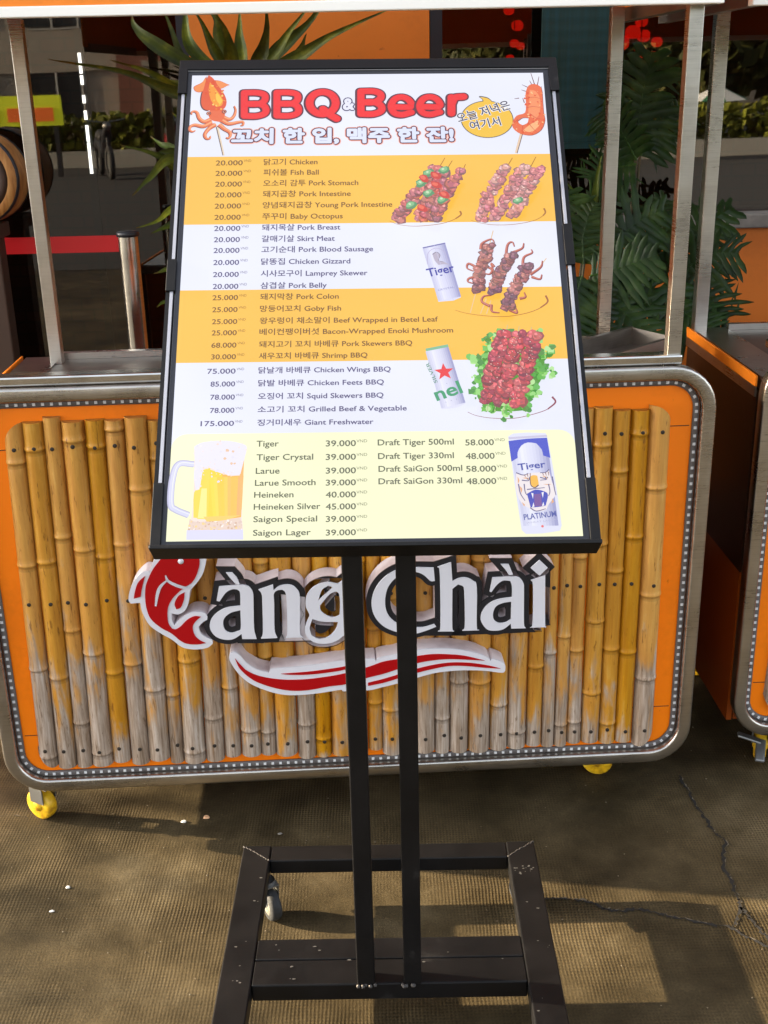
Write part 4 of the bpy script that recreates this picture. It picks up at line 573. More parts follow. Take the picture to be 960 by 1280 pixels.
def text_geo(body, offset):
    if (body,offset) in _tc: return _tc[(body,offset)]
    cu=bpy.data.curves.new('lettering','FONT'); cu.body=body; cu.size=1; cu.offset=offset; cu.resolution_u=3
    o=bpy.data.objects.new('lettering',cu); COL.objects.link(o); dg=bpy.context.evaluated_depsgraph_get()
    me=o.evaluated_get(dg).to_mesh()
    vs=[(v.co.x,v.co.y) for v in me.vertices]; fs=[]
    for f in me.polygons:
        i=list(f.vertices); fs.append(i if f.normal.z>0 else i[::-1])
    o.evaluated_get(dg).to_mesh_clear(); bpy.data.objects.remove(o); bpy.data.curves.remove(cu)
    _tc[(body,offset)]=(vs,fs); return vs,fs
def text(mb, body, x, y, w, h, z, col, offset=.004, rot=0, ref=None, mi=0, cap=.72):
    vs,fs=text_geo(body,offset); r,_=text_geo(ref or body,0 if ref is None else offset)
    r=r if ref else text_geo(body,0)[0]
    x0=min(a for a,_ in r); x1=max(a for a,_ in r); sx=w/(x1-x0); sy=h/cap
    ca,sa=math.cos(rot),math.sin(rot)
    mb.add([(x+ca*(a-x0)*sx-sa*b_*sy, y+sa*(a-x0)*sx+ca*b_*sy, z) for a,b_ in vs],fs,mi,col)
INK={'o':S(128,88,34),'w':S(92,84,128),'y':S(104,106,84),'os':S(140,98,38),'ws':S(112,106,142),'ys':S(116,118,92)}
names=MB(); prices=MB(); beers=MB()
for t_,x,y,w_,h_,k_ in ROWS:
    mb=beers if k_[0]=='y' else (prices if (t_=='VND' or t_[0].isdigit()) else names)
    text(mb,t_,x/1000,y/1000,w_/1000,h_/1000,L0+.0005,INK[k_],0)
    if k_[-1]!='s': text(mb,t_,x/1000+.00055,y/1000+.00015,w_/1000,h_/1000,L0+.00054,INK[k_],0); text(mb,t_,x/1000+.0002,y/1000-.0003,w_/1000,h_/1000,L0+.00058,INK[k_],0)
names.build('dish_lettering',screen_m,screen); prices.build('price_lettering',screen_m,screen); beers.build('drink_lettering',screen_m,screen)
# heading
hd=MB()
def dilate(body,key,layers,z):
    x,y,w_,h_=[a/1000 for a in HEAD[key]]
    vs,fs=text_geo(body,0); x0=min(a for a,_ in vs); x1=max(a for a,_ in vs); y0=min(b_ for _,b_ in vs); y1=max(b_ for _,b_ in vs)
    R0=layers[-1][0]; sx=(w_-2*R0)/(x1-x0); sy=(h_-2*R0)/(y1-y0)
    for r_,c in layers:
        for q in range(13):
            dx,dy=(r_*math.cos(q*math.pi/6),r_*math.sin(q*math.pi/6)) if q<12 else (0,0)
            z+=.000012; hd.add([(x+R0+(a-x0)*sx+dx,y+R0+(b_-y0)*sy+dy,z) for a,b_ in vs],fs,0,c)
def fatstroke(paths,w0,col,z,dx=0,dy=0):
    for pts in paths:
        q=[Vector((a+dx*1000,b_+dy*1000)) for a,b_ in smooth_pts(pts,6,200,False)]; vs=[]; fs=[]; m=len(q); r_=w0/2000
        for i_,a in enumerate(q):
            t_=(q[min(i_+1,m-1)]-q[max(i_-1,0)]).normalized(); n_=Vector((-t_.y,t_.x)); a=a/1000
            vs+=[(*(a-n_*r_),z),(*(a+n_*r_),z)]
            if i_: fs.append((2*i_-2,2*i_,2*i_+1,2*i_-1))
        hd.add(vs,fs,0,col)
        for e,c_ in ((0,q[0]),(1,q[-1])):
            hd.add([(c_.x/1000+r_*math.cos(k*math.pi/9),c_.y/1000+r_*math.sin(k*math.pi/9),z+.00001+e*.00001) for k in range(18)],[list(range(18))],0,col)
RED=S(238,22,26)
z_=L0+.0006
for g_,(lw_,ps) in enumerate(BUBBLE):
    for wd,c_,dz,dx in ((lw_+4.2,S(92,36,52),0,-.0014),(lw_+3.6,S(92,36,52),.0001,.0006),(lw_+.4,S(214,12,22),.0002,0),(lw_-1.4,S(246,30,30),.0003,0)):
        for n_,pp in enumerate(ps): fatstroke([pp],wd,c_,z_+dz+n_*.00003+(g_%2)*.0005,dx,-.0003 if dx<0 else 0)
dilate('&','AMP',((.0032,S(70,60,100)),(.0013,S(236,236,255))),L0+.0018)
dilate('꼬치 한 입, 맥주 한 잔!','SUB',((.0052,S(252,206,192)),(.0042,S(236,140,120)),(.0035,S(92,42,66)),(.0017,S(226,232,255))),L0+.0006)
hd.build('heading_lettering',screen_m,screen)
# printed pictures: each one flat artwork on the screen
class Pic(MB):
    def __init__(s): super().__init__(); s.z=L0+.0008
    def up(s): s.z+=.00003; return s.z
    def P(s,pts,col,n=3,corner=60): s.poly([smooth_pts([(x/1000,y/1000) for x,y in pts],n,corner)],s.up(),0,S(*col))
    def line(s,pts,w0,w1,col,n=5):
        q=[Vector(a) for a in smooth_pts([(x/1000,y/1000) for x,y in pts],n,200,False)]
        vs=[];fs=[];m=len(q)
        for i,a in enumerate(q):
            t=(q[min(i+1,m-1)]-q[max(i-1,0)]).normalized(); nn=Vector((-t.y,t.x)); w_=(w0+(w1-w0)*i/(m-1))/2000
            vs+=[(*(a-nn*w_),0),(*(a+nn*w_),0)]
            if i: fs.append((2*i-2,2*i,2*i+1,2*i-1))
        z=s.up(); s.add([(v[0],v[1],z) for v in vs],fs,0,S(*col))
    def blob(s,x,y,r,col,n=9,j=.28,sq=1,ang=0):
        z=s.up(); P=[]
        for i in range(n):
            a=2*math.pi*i/n; q=r*rnd.uniform(1-j,1+j); u,v=q*math.cos(a),q*math.sin(a)*sq
            P.append(((x+u*math.cos(ang)-v*math.sin(ang))/1000,(y+u*math.sin(ang)+v*math.cos(ang))/1000,z))
        s.add(P,[list(range(n))],0,S(*col))
    def chunk(s,x,y,r,col):
        f=lambda k,o=0:tuple(max(0,min(255,(c*k+o+rnd.uniform(-8,8))*.84+38)) for c in col)
        s.blob(x+r*.08,y-r*.1,r*1.05,f(.66)); s.blob(x,y,r*.86,f(.95))
        for _ in range(5): s.blob(x+rnd.uniform(-.6,.6)*r,y+rnd.uniform(-.6,.6)*r,r*rnd.uniform(.14,.34),f(rnd.choice((.72,.84,1.05,1.14,1.2)),rnd.choice((0,0,12,26))),7)
        s.blob(x-r*.2,y+r*.3,r*.24,f(1.1,34),7)
    def skew(s,pts,r,cols,step=.62):
        q=[Vector(a) for a in smooth_pts(pts,6,200,False)]; acc=0; last=q[0]; todo=[q[0]]
        for a in q[1:]:
            acc+=(a-last).length; last=a
            if acc>=r*step: todo.append(a); acc=0
        for a in todo:
            for d in (-1,1): s.chunk(a.x+d*r*.38+rnd.uniform(-.2,.2)*r,a.y+rnd.uniform(-.25,.25)*r,r*rnd.uniform(.55,.78),rnd.choice(cols))
D=PIC['squid']; p=Pic()
p.line(D['stick'],4.2,3.0,(120,100,90)); p.line([(x+.9,y) for x,y in D['stick']],2.6,2,(240,218,190))
p.P(D['shade'],(96,58,62)); 
for t_ in D['tent']:
    p.line([(x-.8,y-.9) for x,y in t_],8.2,2.2,(110,58,48)); p.line(t_,7.6,1.8,(236,116,66)); p.line([(x+.6,y+1.0) for x,y in t_],3.2,.6,(252,172,116))
p.P(D['finl'],(214,86,44)); p.P([(x*.86+D['finl'][3][0]*.14+1.2,y*.9+D['finl'][3][1]*.1) for x,y in D['finl']],(248,146,74))
p.P(D['finr'],(222,92,48)); p.P([(x*.86+D['finr'][3][0]*.14-1.4,y*.9+D['finr'][3][1]*.1) for x,y in D['finr']],(250,150,80))
p.P(D['head'],(238,108,58)); p.P(D['mantle'],(232,88,34)); p.P(D['hi'],(252,160,40)); p.P(D['hi2'],(255,206,70))
for _ in range(26):
    a=rnd.choice(D['hi']); p.blob(a[0]+rnd.uniform(-6,6),a[1]+rnd.uniform(-8,8),rnd.uniform(.8,2.2),rnd.choice(((250,190,70),(240,120,40),(255,214,110),(226,84,36))),7)
for e in D['eyes']: p.blob(e[0],e[1],4,(130,60,56),10,.05); p.blob(e[0],e[1],2.6,(236,150,120),10,.05); p.blob(e[0]+.4,e[1],1.5,(90,40,44),8,.05)
p.build('squid_picture',screen_m,screen)
D=PIC['shrimp']; p=Pic()
p.line(D['stick'],4.6,4.2,(110,80,66)); p.line([(x-.6,y) for x,y in D['stick']],3.2,3,(240,208,178))
for l in D['legs']: p.line(l,.8,1.6,(120,60,50))
p.P([(x+.9,y-.8) for x,y in D['body']],(150,70,54)); p.P(D['body'],(240,112,62)); p.P(D['hi'],(252,152,98)); p.P(D['hi2'],(255,184,126))
for _ in range(60):
    a=rnd.choice(D['hi']+D['hi2']+D['body']); p.blob(a[0]*.86+D['hi'][0][0]*.14+rnd.uniform(-4,4),a[1]*.86+D['hi2'][0][1]*.14+rnd.uniform(-4,4),rnd.uniform(.6,1.9),rnd.choice(((255,196,140),(232,92,50),(250,140,84),(226,78,48))),6)
for l in D['seg']: p.line(l,1.1,.5,(206,74,42))
p.P(D['hole'],(240,240,252)); p.line(D['hole'][:3],1.6,.8,(110,80,90))
p.build('shrimp_picture',screen_m,screen)
D=PIC['bubble']; p=Pic(); (cx,cy),(ex,_),(_,ty)=D['c']; rx,ry=ex-cx,ty-cy
def ell(k,a0=0,n=44): return [((cx+(rx+k)*math.cos(2*math.pi*i/n)),(cy+(ry+k)*math.sin(2*math.pi*i/n))) for i in range(n)]
cu_=[(x,y) for x,y in D['curl']]
p.P(ell(.9),(84,72,66),1); p.line(cu_,1.8,1.8,(84,72,66)); p.P(ell(-.4),(250,200,56),1); p.P([(x+.5,y-1.0) for x,y in cu_],(250,200,56))
for i,(t_,k_) in enumerate((('오늘 저녁은','t1'),('여기서','t2'))):
    (x0,y0),(x1,y1),(xt,yt)=[(a/1000,b_/1000) for a,b_ in D[k_]]; an=math.atan2(y1-y0,x1-x0); wd=math.hypot(x1-x0,y1-y0); h_=abs(yt-y0)
    text(p,t_,x0,y0,wd,h_,L0+.0032,S(250,250,255),.06,an,None,0,.82); text(p,t_,x0,y0,wd,h_,L0+.0034,S(52,46,84),.012,an,None,0,.82)
p.build('speech_bubble',screen_m,screen)
def plate(p,pts,col): p.line(pts,.6,1.2,col); q=pts[-3:]; p.line(q,2.0,3.0,col)
MEAT=((196,92,92),(208,112,108),(178,80,84),(186,98,110),(214,96,84)); PINK=((226,136,136),(214,112,118),(236,158,150),(206,110,110),(228,128,120))
for key,r,cols in (('sk1',11.5,MEAT),('sk2',10.2,PINK)):
    D=PIC[key]; p=Pic(); plate(p,D['plate'],(176,112,46))
    for l in D['sticks']: p.line(l,1.3,1.1,(160,106,34))
    for l in D['lines']: p.skew(l,r,cols)
    for x,y in D['veg']: p.blob(x,y,r*.82,(92,150,104),9,.2,.7,.5); p.blob(x-1,y+1,r*.56,(138,192,138),8,.2,.7,.5); p.blob(x-1.6,y+1.8,r*.2,(206,230,190),6)
    for x,y in D.get('red',[]): p.blob(x,y,r*.78,(208,62,50),9,.2,.7,-.5); p.blob(x-1,y+1,r*.42,(240,110,84),8,.2,.7,-.5)
    p.build('skewer_picture',screen_m,screen)
def canbody(p,D,base,side=True):
    p.P(D['body'],base,2,20); q=D['body']
    if len(q)==6: tl,tr,br,bl=q[0],q[2],q[3],q[5]
    else: tl,tr,br,bl=(q[0][0]+1,q[0][1]-6),(q[4][0]-1,q[4][1]-2),(q[7][0]-2,q[7][1]+6),(q[10][0]+3,q[10][1]+5)
    n=12
    for k in range(n):
        a=(k+.5)/n; s_=1-.20*abs(2*a-.75)**2.2+.05*math.exp(-((a-.3)/.08)**2)
        x0,y0=tl[0]+(tr[0]-tl[0])*a,tl[1]+(tr[1]-tl[1])*a; x1,y1=bl[0]+(br[0]-bl[0])*a,bl[1]+(br[1]-bl[1])*a; w_=math.hypot(tr[0]-tl[0],tr[1]-tl[1])/n
        p.line([(x0,y0-1.2),(x1,y1+1.2)],w_*1.08,w_*1.08,tuple(min(255,c*s_) for c in base[:2])+(min(255,base[2]*(s_*.6+.4)),),2)
def ptext(p,t_,tri,col,off=.02,z=None,cap=.72):
    (x0,y0),(x1,y1),(xt,yt)=[(a/1000,b_/1000) for a,b_ in tri]; an=math.atan2(y1-y0,x1-x0)
    text(p,t_,x0,y0,math.hypot(x1-x0,y1-y0),math.hypot(xt-x0,yt-y0),z or p.up(),S(*col),off,an,None,0,cap)
D=PIC['can1']; p=Pic(); canbody(p,D,(224,224,248)); p.line(D['rim'],2.2,2.2,(118,116,176))
p.line(D['arch'],.9,.9,(190,180,214)); p.P(D['fig'],(190,180,200)); p.line(D['fig'][:5],1.6,.8,(150,140,160))
p.line(D['body'][1:2]+D['body'][4:5],.6,.6,(206,204,236)); ptext(p,'Tiger',D['t'],(62,64,166),.02); ptext(p,'CRYSTAL',D['t2'],(150,150,200),.01)
p.build('can_picture',screen_m,screen)
D=PIC['octo']; p=Pic(); plate(p,D['plate'],(168,96,50))
for l in D['sticks']: p.line(l,1.5,1.3,(236,200,150))
for l in D['tent']: p.line([(x+.5,y-.6) for x,y in l],4.6,1.8,(110,52,52)); p.line(l,4.2,1.5,(184,92,78)); p.line([(x-.4,y+.6) for x,y in l],1.3,.5,(222,146,124))
for l in D['lines']: p.skew(l,9.5,((150,74,70),(182,98,88),(118,62,80),(196,112,104),(134,70,78)),.55)
p.build('octopus_picture',screen_m,screen)
D=PIC['can2']; p=Pic(); canbody(p,D,(228,228,248)); p.line(D['rim'],4.4,4.4,(134,190,152))
(cx,cy),(sx,sy)=D['star']; R_=math.hypot(sx-cx,sy-cy)*1.05; a0=math.atan2(sy-cy,sx-cx)+.12
p.P([(cx+(R_ if i%2==0 else R_*.42)*math.cos(a0+i*math.pi/5),cy+(R_ if i%2==0 else R_*.42)*math.sin(a0+i*math.pi/5)) for i in range(10)],(238,56,60),1)
ptext(p,'nel',D['t'],(66,160,112),.022); ptext(p,'SILVER',D['t2'],(96,150,124),.01)
for x,y in D['dots']: p.blob(x,y,.7,(170,170,200),6,.1)
p.build('can_picture',screen_m,screen)
D=PIC['lett']; p=Pic(); plate(p,D['plate'],(150,70,84)); _mx=sum(a[0] for a in D['poly'])/len(D['poly']); _my=sum(a[1] for a in D['poly'])/len(D['poly']); p.P([(_mx+(a-_mx)*.88,_my+(c-_my)*.9) for a,c in D['poly']],(96,160,74))
xs=[a[0] for a in D['poly']]; ys=[a[1] for a in D['poly']]; mx,my=sum(xs)/len(xs),sum(ys)/len(ys)
for _ in range(620):
    a=rnd.choice(D['poly']); k=rnd.uniform(.35,1.02); x=mx+(a[0]-mx)*k+rnd.uniform(-7,7); y=my+(a[1]-my)*k+rnd.uniform(-7,7)
    p.blob(x,y,rnd.uniform(1.6,5.4),rnd.choice(((92,150,70),(126,200,96),(96,176,76),(160,222,128),(80,150,70),(190,236,160),(110,190,90))),8,.35)
for l in D['sticks']: p.line(l,1,.9,(190,190,150))
for l in D['lines']: p.skew(l,11,((206,56,62),(188,44,54),(222,82,84),(170,44,58)),.5)
for _ in range(70):
    l=rnd.choice(D['lines']); t_=rnd.random(); a=Vector(l[0]).lerp(Vector(l[2]),t_); p.blob(a.x+rnd.uniform(-8,8),a.y+rnd.uniform(-4,4),rnd.uniform(.4,.9),(250,214,200),6)
p.build('lettuce_picture',screen_m,screen)
D=PIC['mug']; p=Pic()
p.line(D['handle'],9.5,9.5,(196,194,224),6); p.line([(x+.6,y-.3) for x,y in D['handle']],6.6,6.6,(222,222,248),6); p.line([(x+1.6,y+.8) for x,y in D['handle']],1.2,1.2,(244,244,255),6)
p.P(D['body'],(250,232,222)); p.P(D['beerr'],(255,194,96)); p.P(D['beerm'],(255,222,62)); p.P(D['beerl'],(255,226,84)); 
for k in range(9):
    t_=k/8; xa0,xb0=D['beerl'][2][0]+9,D['beerr'][3][0]-4.2; xa1,xb1=D['beerl'][0][0]+13,D['beerr'][2][0]-4.6
    x0=xa0+(xb0-xa0)*t_; x1=xa1+(xb1-xa1)*t_; c_=(255,int(228-36*t_+6*math.sin(k*2.1)),int(72+30*t_+12*math.sin(k*1.7)))
    p.line([(x0,D['beerm'][4][1]+2),(x1,D['beerr'][2][1]-2)],(xb0-xa0)/8*1.1,(xb1-xa1)/8*1.1,c_,3)
p.P(D['edge'],(250,190,112));
p.P(D['beerh'],(255,244,150)); p.P(D['rock'],(240,216,202))
for _ in range(70):
    x=rnd.uniform(D['rock'][0][0],D['rock'][3][0]); y=rnd.uniform(D['rock'][4][1],D['rock'][0][1]-4); p.blob(x,y,rnd.uniform(.6,2.2),rnd.choice(((255,246,240),(222,186,160),(255,220,150),(232,206,196))),6)
p.P([(x,y+2) for x,y in D['foot']],(255,214,110)); p.P(D['base'],(226,224,252)); p.P(D['foam'],(240,236,250))
for _ in range(60):
    a=rnd.choice(D['foam']); b_=D['foam'][rnd.randrange(len(D['foam']))]; t_=rnd.random(); p.blob(a[0]+(b_[0]-a[0])*t_*.5,a[1]+(b_[1]-a[1])*t_*.5,rnd.uniform(.6,2),rnd.choice(((246,240,248),(250,232,230),(234,230,252),(248,226,214))),7)
for x,y in D['spots']: p.blob(x,y,rnd.uniform(1.4,3),(240,200,168),8)
p.build('beer_mug_picture',screen_m,screen)
D=PIC['can3']; p=Pic(); canbody(p,D,(230,231,252)); p.P(D['blue'],(72,84,206),2,40); p.line(D['rim'],3.2,3.2,(206,200,226)); p.P(D['face'],(246,236,238))
for l in D['oran']: p.P(l,(236,176,130))
p.P(D['mouth'],(66,74,190)); p.P(D['tong'],(124,84,160)); p.P(D['nose'],(250,192,72)); p.line(D['nose'][3:]+D['nose'][:1],1.6,1,(100,70,90))
for l in D['fangs']: p.P(l,(250,248,255),1)
for l in D['lines']: p.line(l,1.7,1.0,(110,104,146))
_l=D['lines']
for a,c in ((2,0),(3,1)):                                            # eyes and brow stripes of the animal emblem
    ex_,ey_=_l[a][1]; p.blob(ex_,ey_+2.4,2.2,(70,80,150),9,.1,.55); p.blob(ex_,ey_+2.4,.9,(250,200,90),7,.1)
    for q in range(3): p.line([(ex_-5+q*4,ey_+9+q),(ex_-3.5+q*3.4,ey_+5)],1.5,.5,(150,110,110),2)
ptext(p,'Tiger',D['t'],(70,80,170),.02); ptext(p,'PLATINUM',D['t2'],(84,94,170),.02); ptext(p,'WHEAT LAGER',D['t3'],(190,190,220),0); p.blob(*D['dot'][0],1.8,(240,110,110),8,.1)
p.build('can_picture',screen_m,screen)
# ---------------------------------------------------------------- restaurant front behind the carts
FY=3.3
def make_glass(name, tint, refl):
    m=bpy.data.materials.new(name); m.use_nodes=True; t=m.node_tree; t.nodes.clear()
    out=t.nodes.new('ShaderNodeOutputMaterial'); mx=t.nodes.new('ShaderNodeMixShader'); tr=t.nodes.new('ShaderNodeBsdfTransparent'); gl=t.nodes.new('ShaderNodeBsdfGlossy')
    tr.inputs[0].default_value=(*tint,1); gl.inputs['Roughness'].default_value=.012; gl.inputs[0].default_value=(1,.97,.92,1); mx.inputs[0].default_value=refl
    nz=t.nodes.new('ShaderNodeTexNoise'); nz.inputs['Scale'].default_value=1.1; tc=t.nodes.new('ShaderNodeTexCoord'); bp=t.nodes.new('ShaderNodeBump'); bp.inputs['Distance'].default_value=.004; bp.inputs['Strength'].default_value=.5
    t.links.new(tc.outputs['Object'],nz.inputs[0]); t.links.new(nz.outputs[0],bp.inputs['Height']); t.links.new(bp.outputs[0],gl.inputs['Normal'])
    t.links.new(tr.outputs[0],mx.inputs[1]); t.links.new(gl.outputs[0],mx.inputs[2]); t.links.new(mx.outputs[0],out.inputs[0]); return m
glass=make_glass('window_glass',(.5,.46,.42),.07); glass_r=make_glass('right_window_glass',(.5,.46,.42),.11)
frame_m=mat('dark_window_frame',(.018,.018,.022),.4); concrete=mat('grey_sill',(.20,.185,.165),.7); red_tape=mat('red_stripe',(.62,.006,.010),.4)
_k=N(concrete); _k.to(_k.ramp(_k.noise(_k.coord('Object'),12,6),[(.3,(.11,.10,.09)),(.6,(.23,.21,.185)),(.75,(.30,.28,.25))]),'Base Color')
rest=thing('restaurant_front','orange restaurant front with dark reflecting windows behind the food carts','building',(0,FY,0),0)
def rp(name,boxes,m,bev=0):
    b=MB()
    for q in boxes: b.box(*q,0,None,None,bev)
    return b.build(name,m,rest)
rp('pier',[(-.490,.150,0,.3,0,3.2)],orange_wall)
rp('low_wall',[(.186,6,.0,.2,0,1.098)],orange_wall)
rp('window_sill',[(.186,6,-.03,.2,1.099,1.138)],concrete,.004)
rp('lintel',[(-6,6,-.02,.4,3.2,3.5)],orange_wall)
wl=rp('window',[(-6,-.4905,.045,.049,.07,3.199)],glass); wr=rp('window',[(.186,6,.045,.049,1.139,3.199)],glass_r)
b=MB(); b.box(.152,.184,.0,.08,1.1395,3.199); b.build('frame',frame_m,wr); b=MB(); b.box(1.8,1.84,.0,.08,1.1395,3.199); b.build('frame',frame_m,wr)
b=MB(); b.box(-.52,-.4915,.0,.08,.07,3.199); b.build('frame',frame_m,wl); b=MB(); b.box(-6,-.521,.0,.08,.0,.069); b.build('frame',frame_m,wl)
b=MB(); b.box(-6,-.705,.0405,.0445,1.066,1.112); b.build('red_stripe',red_tape,wl)
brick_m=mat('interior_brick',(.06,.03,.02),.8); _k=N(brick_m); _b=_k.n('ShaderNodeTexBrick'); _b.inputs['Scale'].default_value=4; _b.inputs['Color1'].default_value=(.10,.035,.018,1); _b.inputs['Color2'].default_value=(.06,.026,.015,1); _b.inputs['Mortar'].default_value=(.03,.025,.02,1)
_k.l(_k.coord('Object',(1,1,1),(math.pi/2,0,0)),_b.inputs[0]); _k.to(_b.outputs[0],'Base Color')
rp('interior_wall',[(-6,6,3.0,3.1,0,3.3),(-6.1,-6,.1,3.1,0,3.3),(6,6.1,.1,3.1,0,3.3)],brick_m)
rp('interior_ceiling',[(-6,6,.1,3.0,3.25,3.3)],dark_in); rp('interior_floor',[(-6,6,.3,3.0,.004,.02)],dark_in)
rp('roof',[(-6.2,6.2,-.02,3.2,3.501,3.6)],concrete)
teal_m=mat('teal_slats',(.012,.11,.105),.6); _k=N(teal_m); _s=_k.n('ShaderNodeSeparateXYZ'); _k.l(_k.coord('Object'),_s.inputs[0])
_w=_k.math('SINE',_k.math('MULTIPLY',_s.outputs[2],2*math.pi/.03)); _nz=_k.noise(_k.coord('Object',(20,1,1)),4,4)
_k.to(_k.ramp(_nz,[(.3,(.004,.026,.020)),(.5,(.004,.036,.034)),(.7,(.003,.045,.056))]),'Base Color'); _k.bump(_w,.0006,.3)
b=MB(); b.box(-.105,.11,-.006,.006,0,1.2); b.box(-.108,.113,-.011,.011,-.016,-.0005)
tag(b.build('roller_blind',teal_m),'teal roller blind hanging before the dark window right of the menu board','blind').location=(.545,FY-.06,1.340)
# red lanterns glowing inside the window
lan=mat('red_lantern',(.4,.01,.01),.4,0,(1,.012,.006),.30)
def lantern(x,z,y,r,label):
    t=thing('red_lantern',label,'lantern',(x,y,z),0,'small red lanterns glowing inside the window')
    b=MB(); b.lathe([(.0,-r*.8),(r*.5,-r*.78),(r*.9,-r*.45),(r,0),(r*.9,r*.45),(r*.5,r*.78),(0,r*.8)],12); b.build('shade',lan,t)
    b=MB(); b.tube([(0,0,r*.8),(0,0,r*.8+.25)],.0015,5); b.tube([(0,0,-r*.8),(0,0,-r*1.5)],.004,5); b.build('cord',frame_m,t)
LN=[('lantern','x')]
for i,(x,z,y,r) in enumerate(((.395,1.69,3.62,.016),(.425,1.65,3.66,.018),(.41,1.60,3.6,.014),(.44,1.595,3.7,.013),(.43,1.72,3.6,.016),(.40,1.56,3.62,.013))):
    lantern(x,z,y,r,'red lantern in the row glowing left of the teal blind')
for i,(x,z,y,r) in enumerate(((.76,1.60,3.8,.026),(.80,1.57,3.7,.020),(.73,1.585,3.75,.018),(.84,1.62,3.85,.022),(.795,1.63,3.8,.024),(.87,1.60,3.8,.018),(.73,1.50,3.7,.018),(.76,1.535,3.8,.02),(.86,1.53,3.8,.016),(.88,1.56,3.9,.02),(.85,1.47,3.8,.015),(.72,1.45,3.7,.014),(.74,1.63,3.8,.018),(.82,1.66,3.8,.02))):
    lantern(x,z,y,r,'red lantern in the cluster glowing between the two right cart posts')
tube_m=mat('white_tube',(.8,.9,1),.3,0,(.80,.93,1),2.4)
t=thing('light_tube','thin white light tube in broken segments standing in the left window','lamp',(-.835,FY+.22,0),0)
b=MB()
for z0,z1 in ((1.545,1.60),(1.515,1.54),(1.465,1.487),(1.42,1.445),(1.36,1.405),(1.27,1.357)): b.tube([(0,0,z0),(0,0,z1)],.0046,8)
b.build('glass_tube',tube_m,t); b=MB(); b.box(-.011,.011,.007,.02,.02,1.75); b.build('batten',frame_m,t)
# barrel on a wooden post by the left window
wood=mat('barrel_wood',(.36,.15,.03),.5); _k=N(wood); _k.to(_k.ramp(_k.noise(_k.coord('Object',(1,1,.15)),60,5,.6,.5),[(.3,(.20,.07,.014)),(.5,(.40,.165,.035)),(.7,(.52,.25,.07))]),'Base Color')
dwood=mat('dark_wood',(.05,.022,.01),.6)
t=thing('wooden_barrel','small orange wooden barrel on its side at the far left window','barrel',(-1.066,FY-.075,1.287),0)
Mx=Matrix.Rotation(math.pi/2,4,'X')
b=MB(); b.lathe([(.092,.062),(.115,.062),(.119,.04),(.121,0),(.119,-.04),(.115,-.062),(.0,-.062)],32,0,None,Mx); b.build('stave_body',wood,t)
b=MB(); b.lathe([(0,.050),(.058,.050),(.060,.055),(.0915,.055),(.092,.050)],28,0,None,Mx); b.build('barrel_head',dwood,t)
b=MB(); b.lathe([(.1152,.061),(.1185,.060),(.1205,.048),(.1195,.046)],32,0,None,Mx); b.build('hoop',frame_m,t); b=MB(); b.lathe([(.1195,-.046),(.1205,-.048),(.1185,-.060),(.1152,-.061)],32,0,None,Mx); b.build('hoop',frame_m,t)
t=thing('barrel_stand','dark wooden post stand under the small barrel','stand',(-1.066,FY-.075,0),0)
b=MB(); b.box(-.05,.035,-.03,.03,.03,1.127,0,None,None,.004); b.build('post',dwood,t)
b=MB(); b.box(-.045,.045,-.055,.055,1.1275,1.166,0,None,None,.004); b.build('cradle',dwood,t); b=MB(); b.box(-.06,.06,-.06,.06,.0,.0295,0,None,None,.004); b.build('foot',dwood,t)
# steel bollard
t=thing('steel_bollard','polished steel bollard with a flat cap in front of the left window','bollard',(-.637,3.0,0),0)
b=MB(); b.lathe([(.0255,.012),(.0255,1.148)],24); b.build('tube',steel_shiny,t)
b=MB(); b.lathe([(.0257,1.1485),(.029,1.149),(.029,1.158),(.026,1.161),(0,1.1615)],24); b.build('cap',frame_m,t)
b=MB(); b.lathe([(0,.0115),(.05,.011),(.055,.006),(.055,0)],24); b.build('base_plate',steel,t)
# ---------------------------------------------------------------- plants
def leaf_mat(name,c0,c1,c2,rough=.42,sc=18):
    m=mat(name,c1,rough,0,spec=.22); k=N(m); v=k.coord('Object'); va=k.n('ShaderNodeVertexColor'); va.layer_name='Col'
    c=k.ramp(k.noise(v,sc,5,.6),[(.3,c0),(.52,c1),(.72,c2)]); k.to(k.mix(1,c,va.outputs[0],'MULTIPLY'),'Base Color')
    k.b.inputs['Subsurface Weight'].default_value=0; return m
strap_m=leaf_mat('strap_leaf',(.022,.036,.003),(.060,.082,.004),(.16,.17,.008),.5); philo_m=leaf_mat('lobed_leaf',(.007,.021,.004),(.017,.042,.007),(.045,.08,.016),.36)
stem_m=mat('plant_stem',(.09,.075,.035),.7); pot_m=mat('clay_pot',(.20,.085,.045),.7); soil=mat('soil',(.02,.014,.01),.9)
def pot(t,h,r):
    b=MB(); b.lathe([(0,0),(r*.72,0),(r*.98,h*.9),(r*1.05,h*.9),(r*1.05,h),(r*.93,h),(r*.9,h*.86)],28); b.build('pot',pot_m,t)
    b=MB(); b.lathe([(r*.9,h*.86),(0,h*.88)],24); b.build('soil',soil,t)
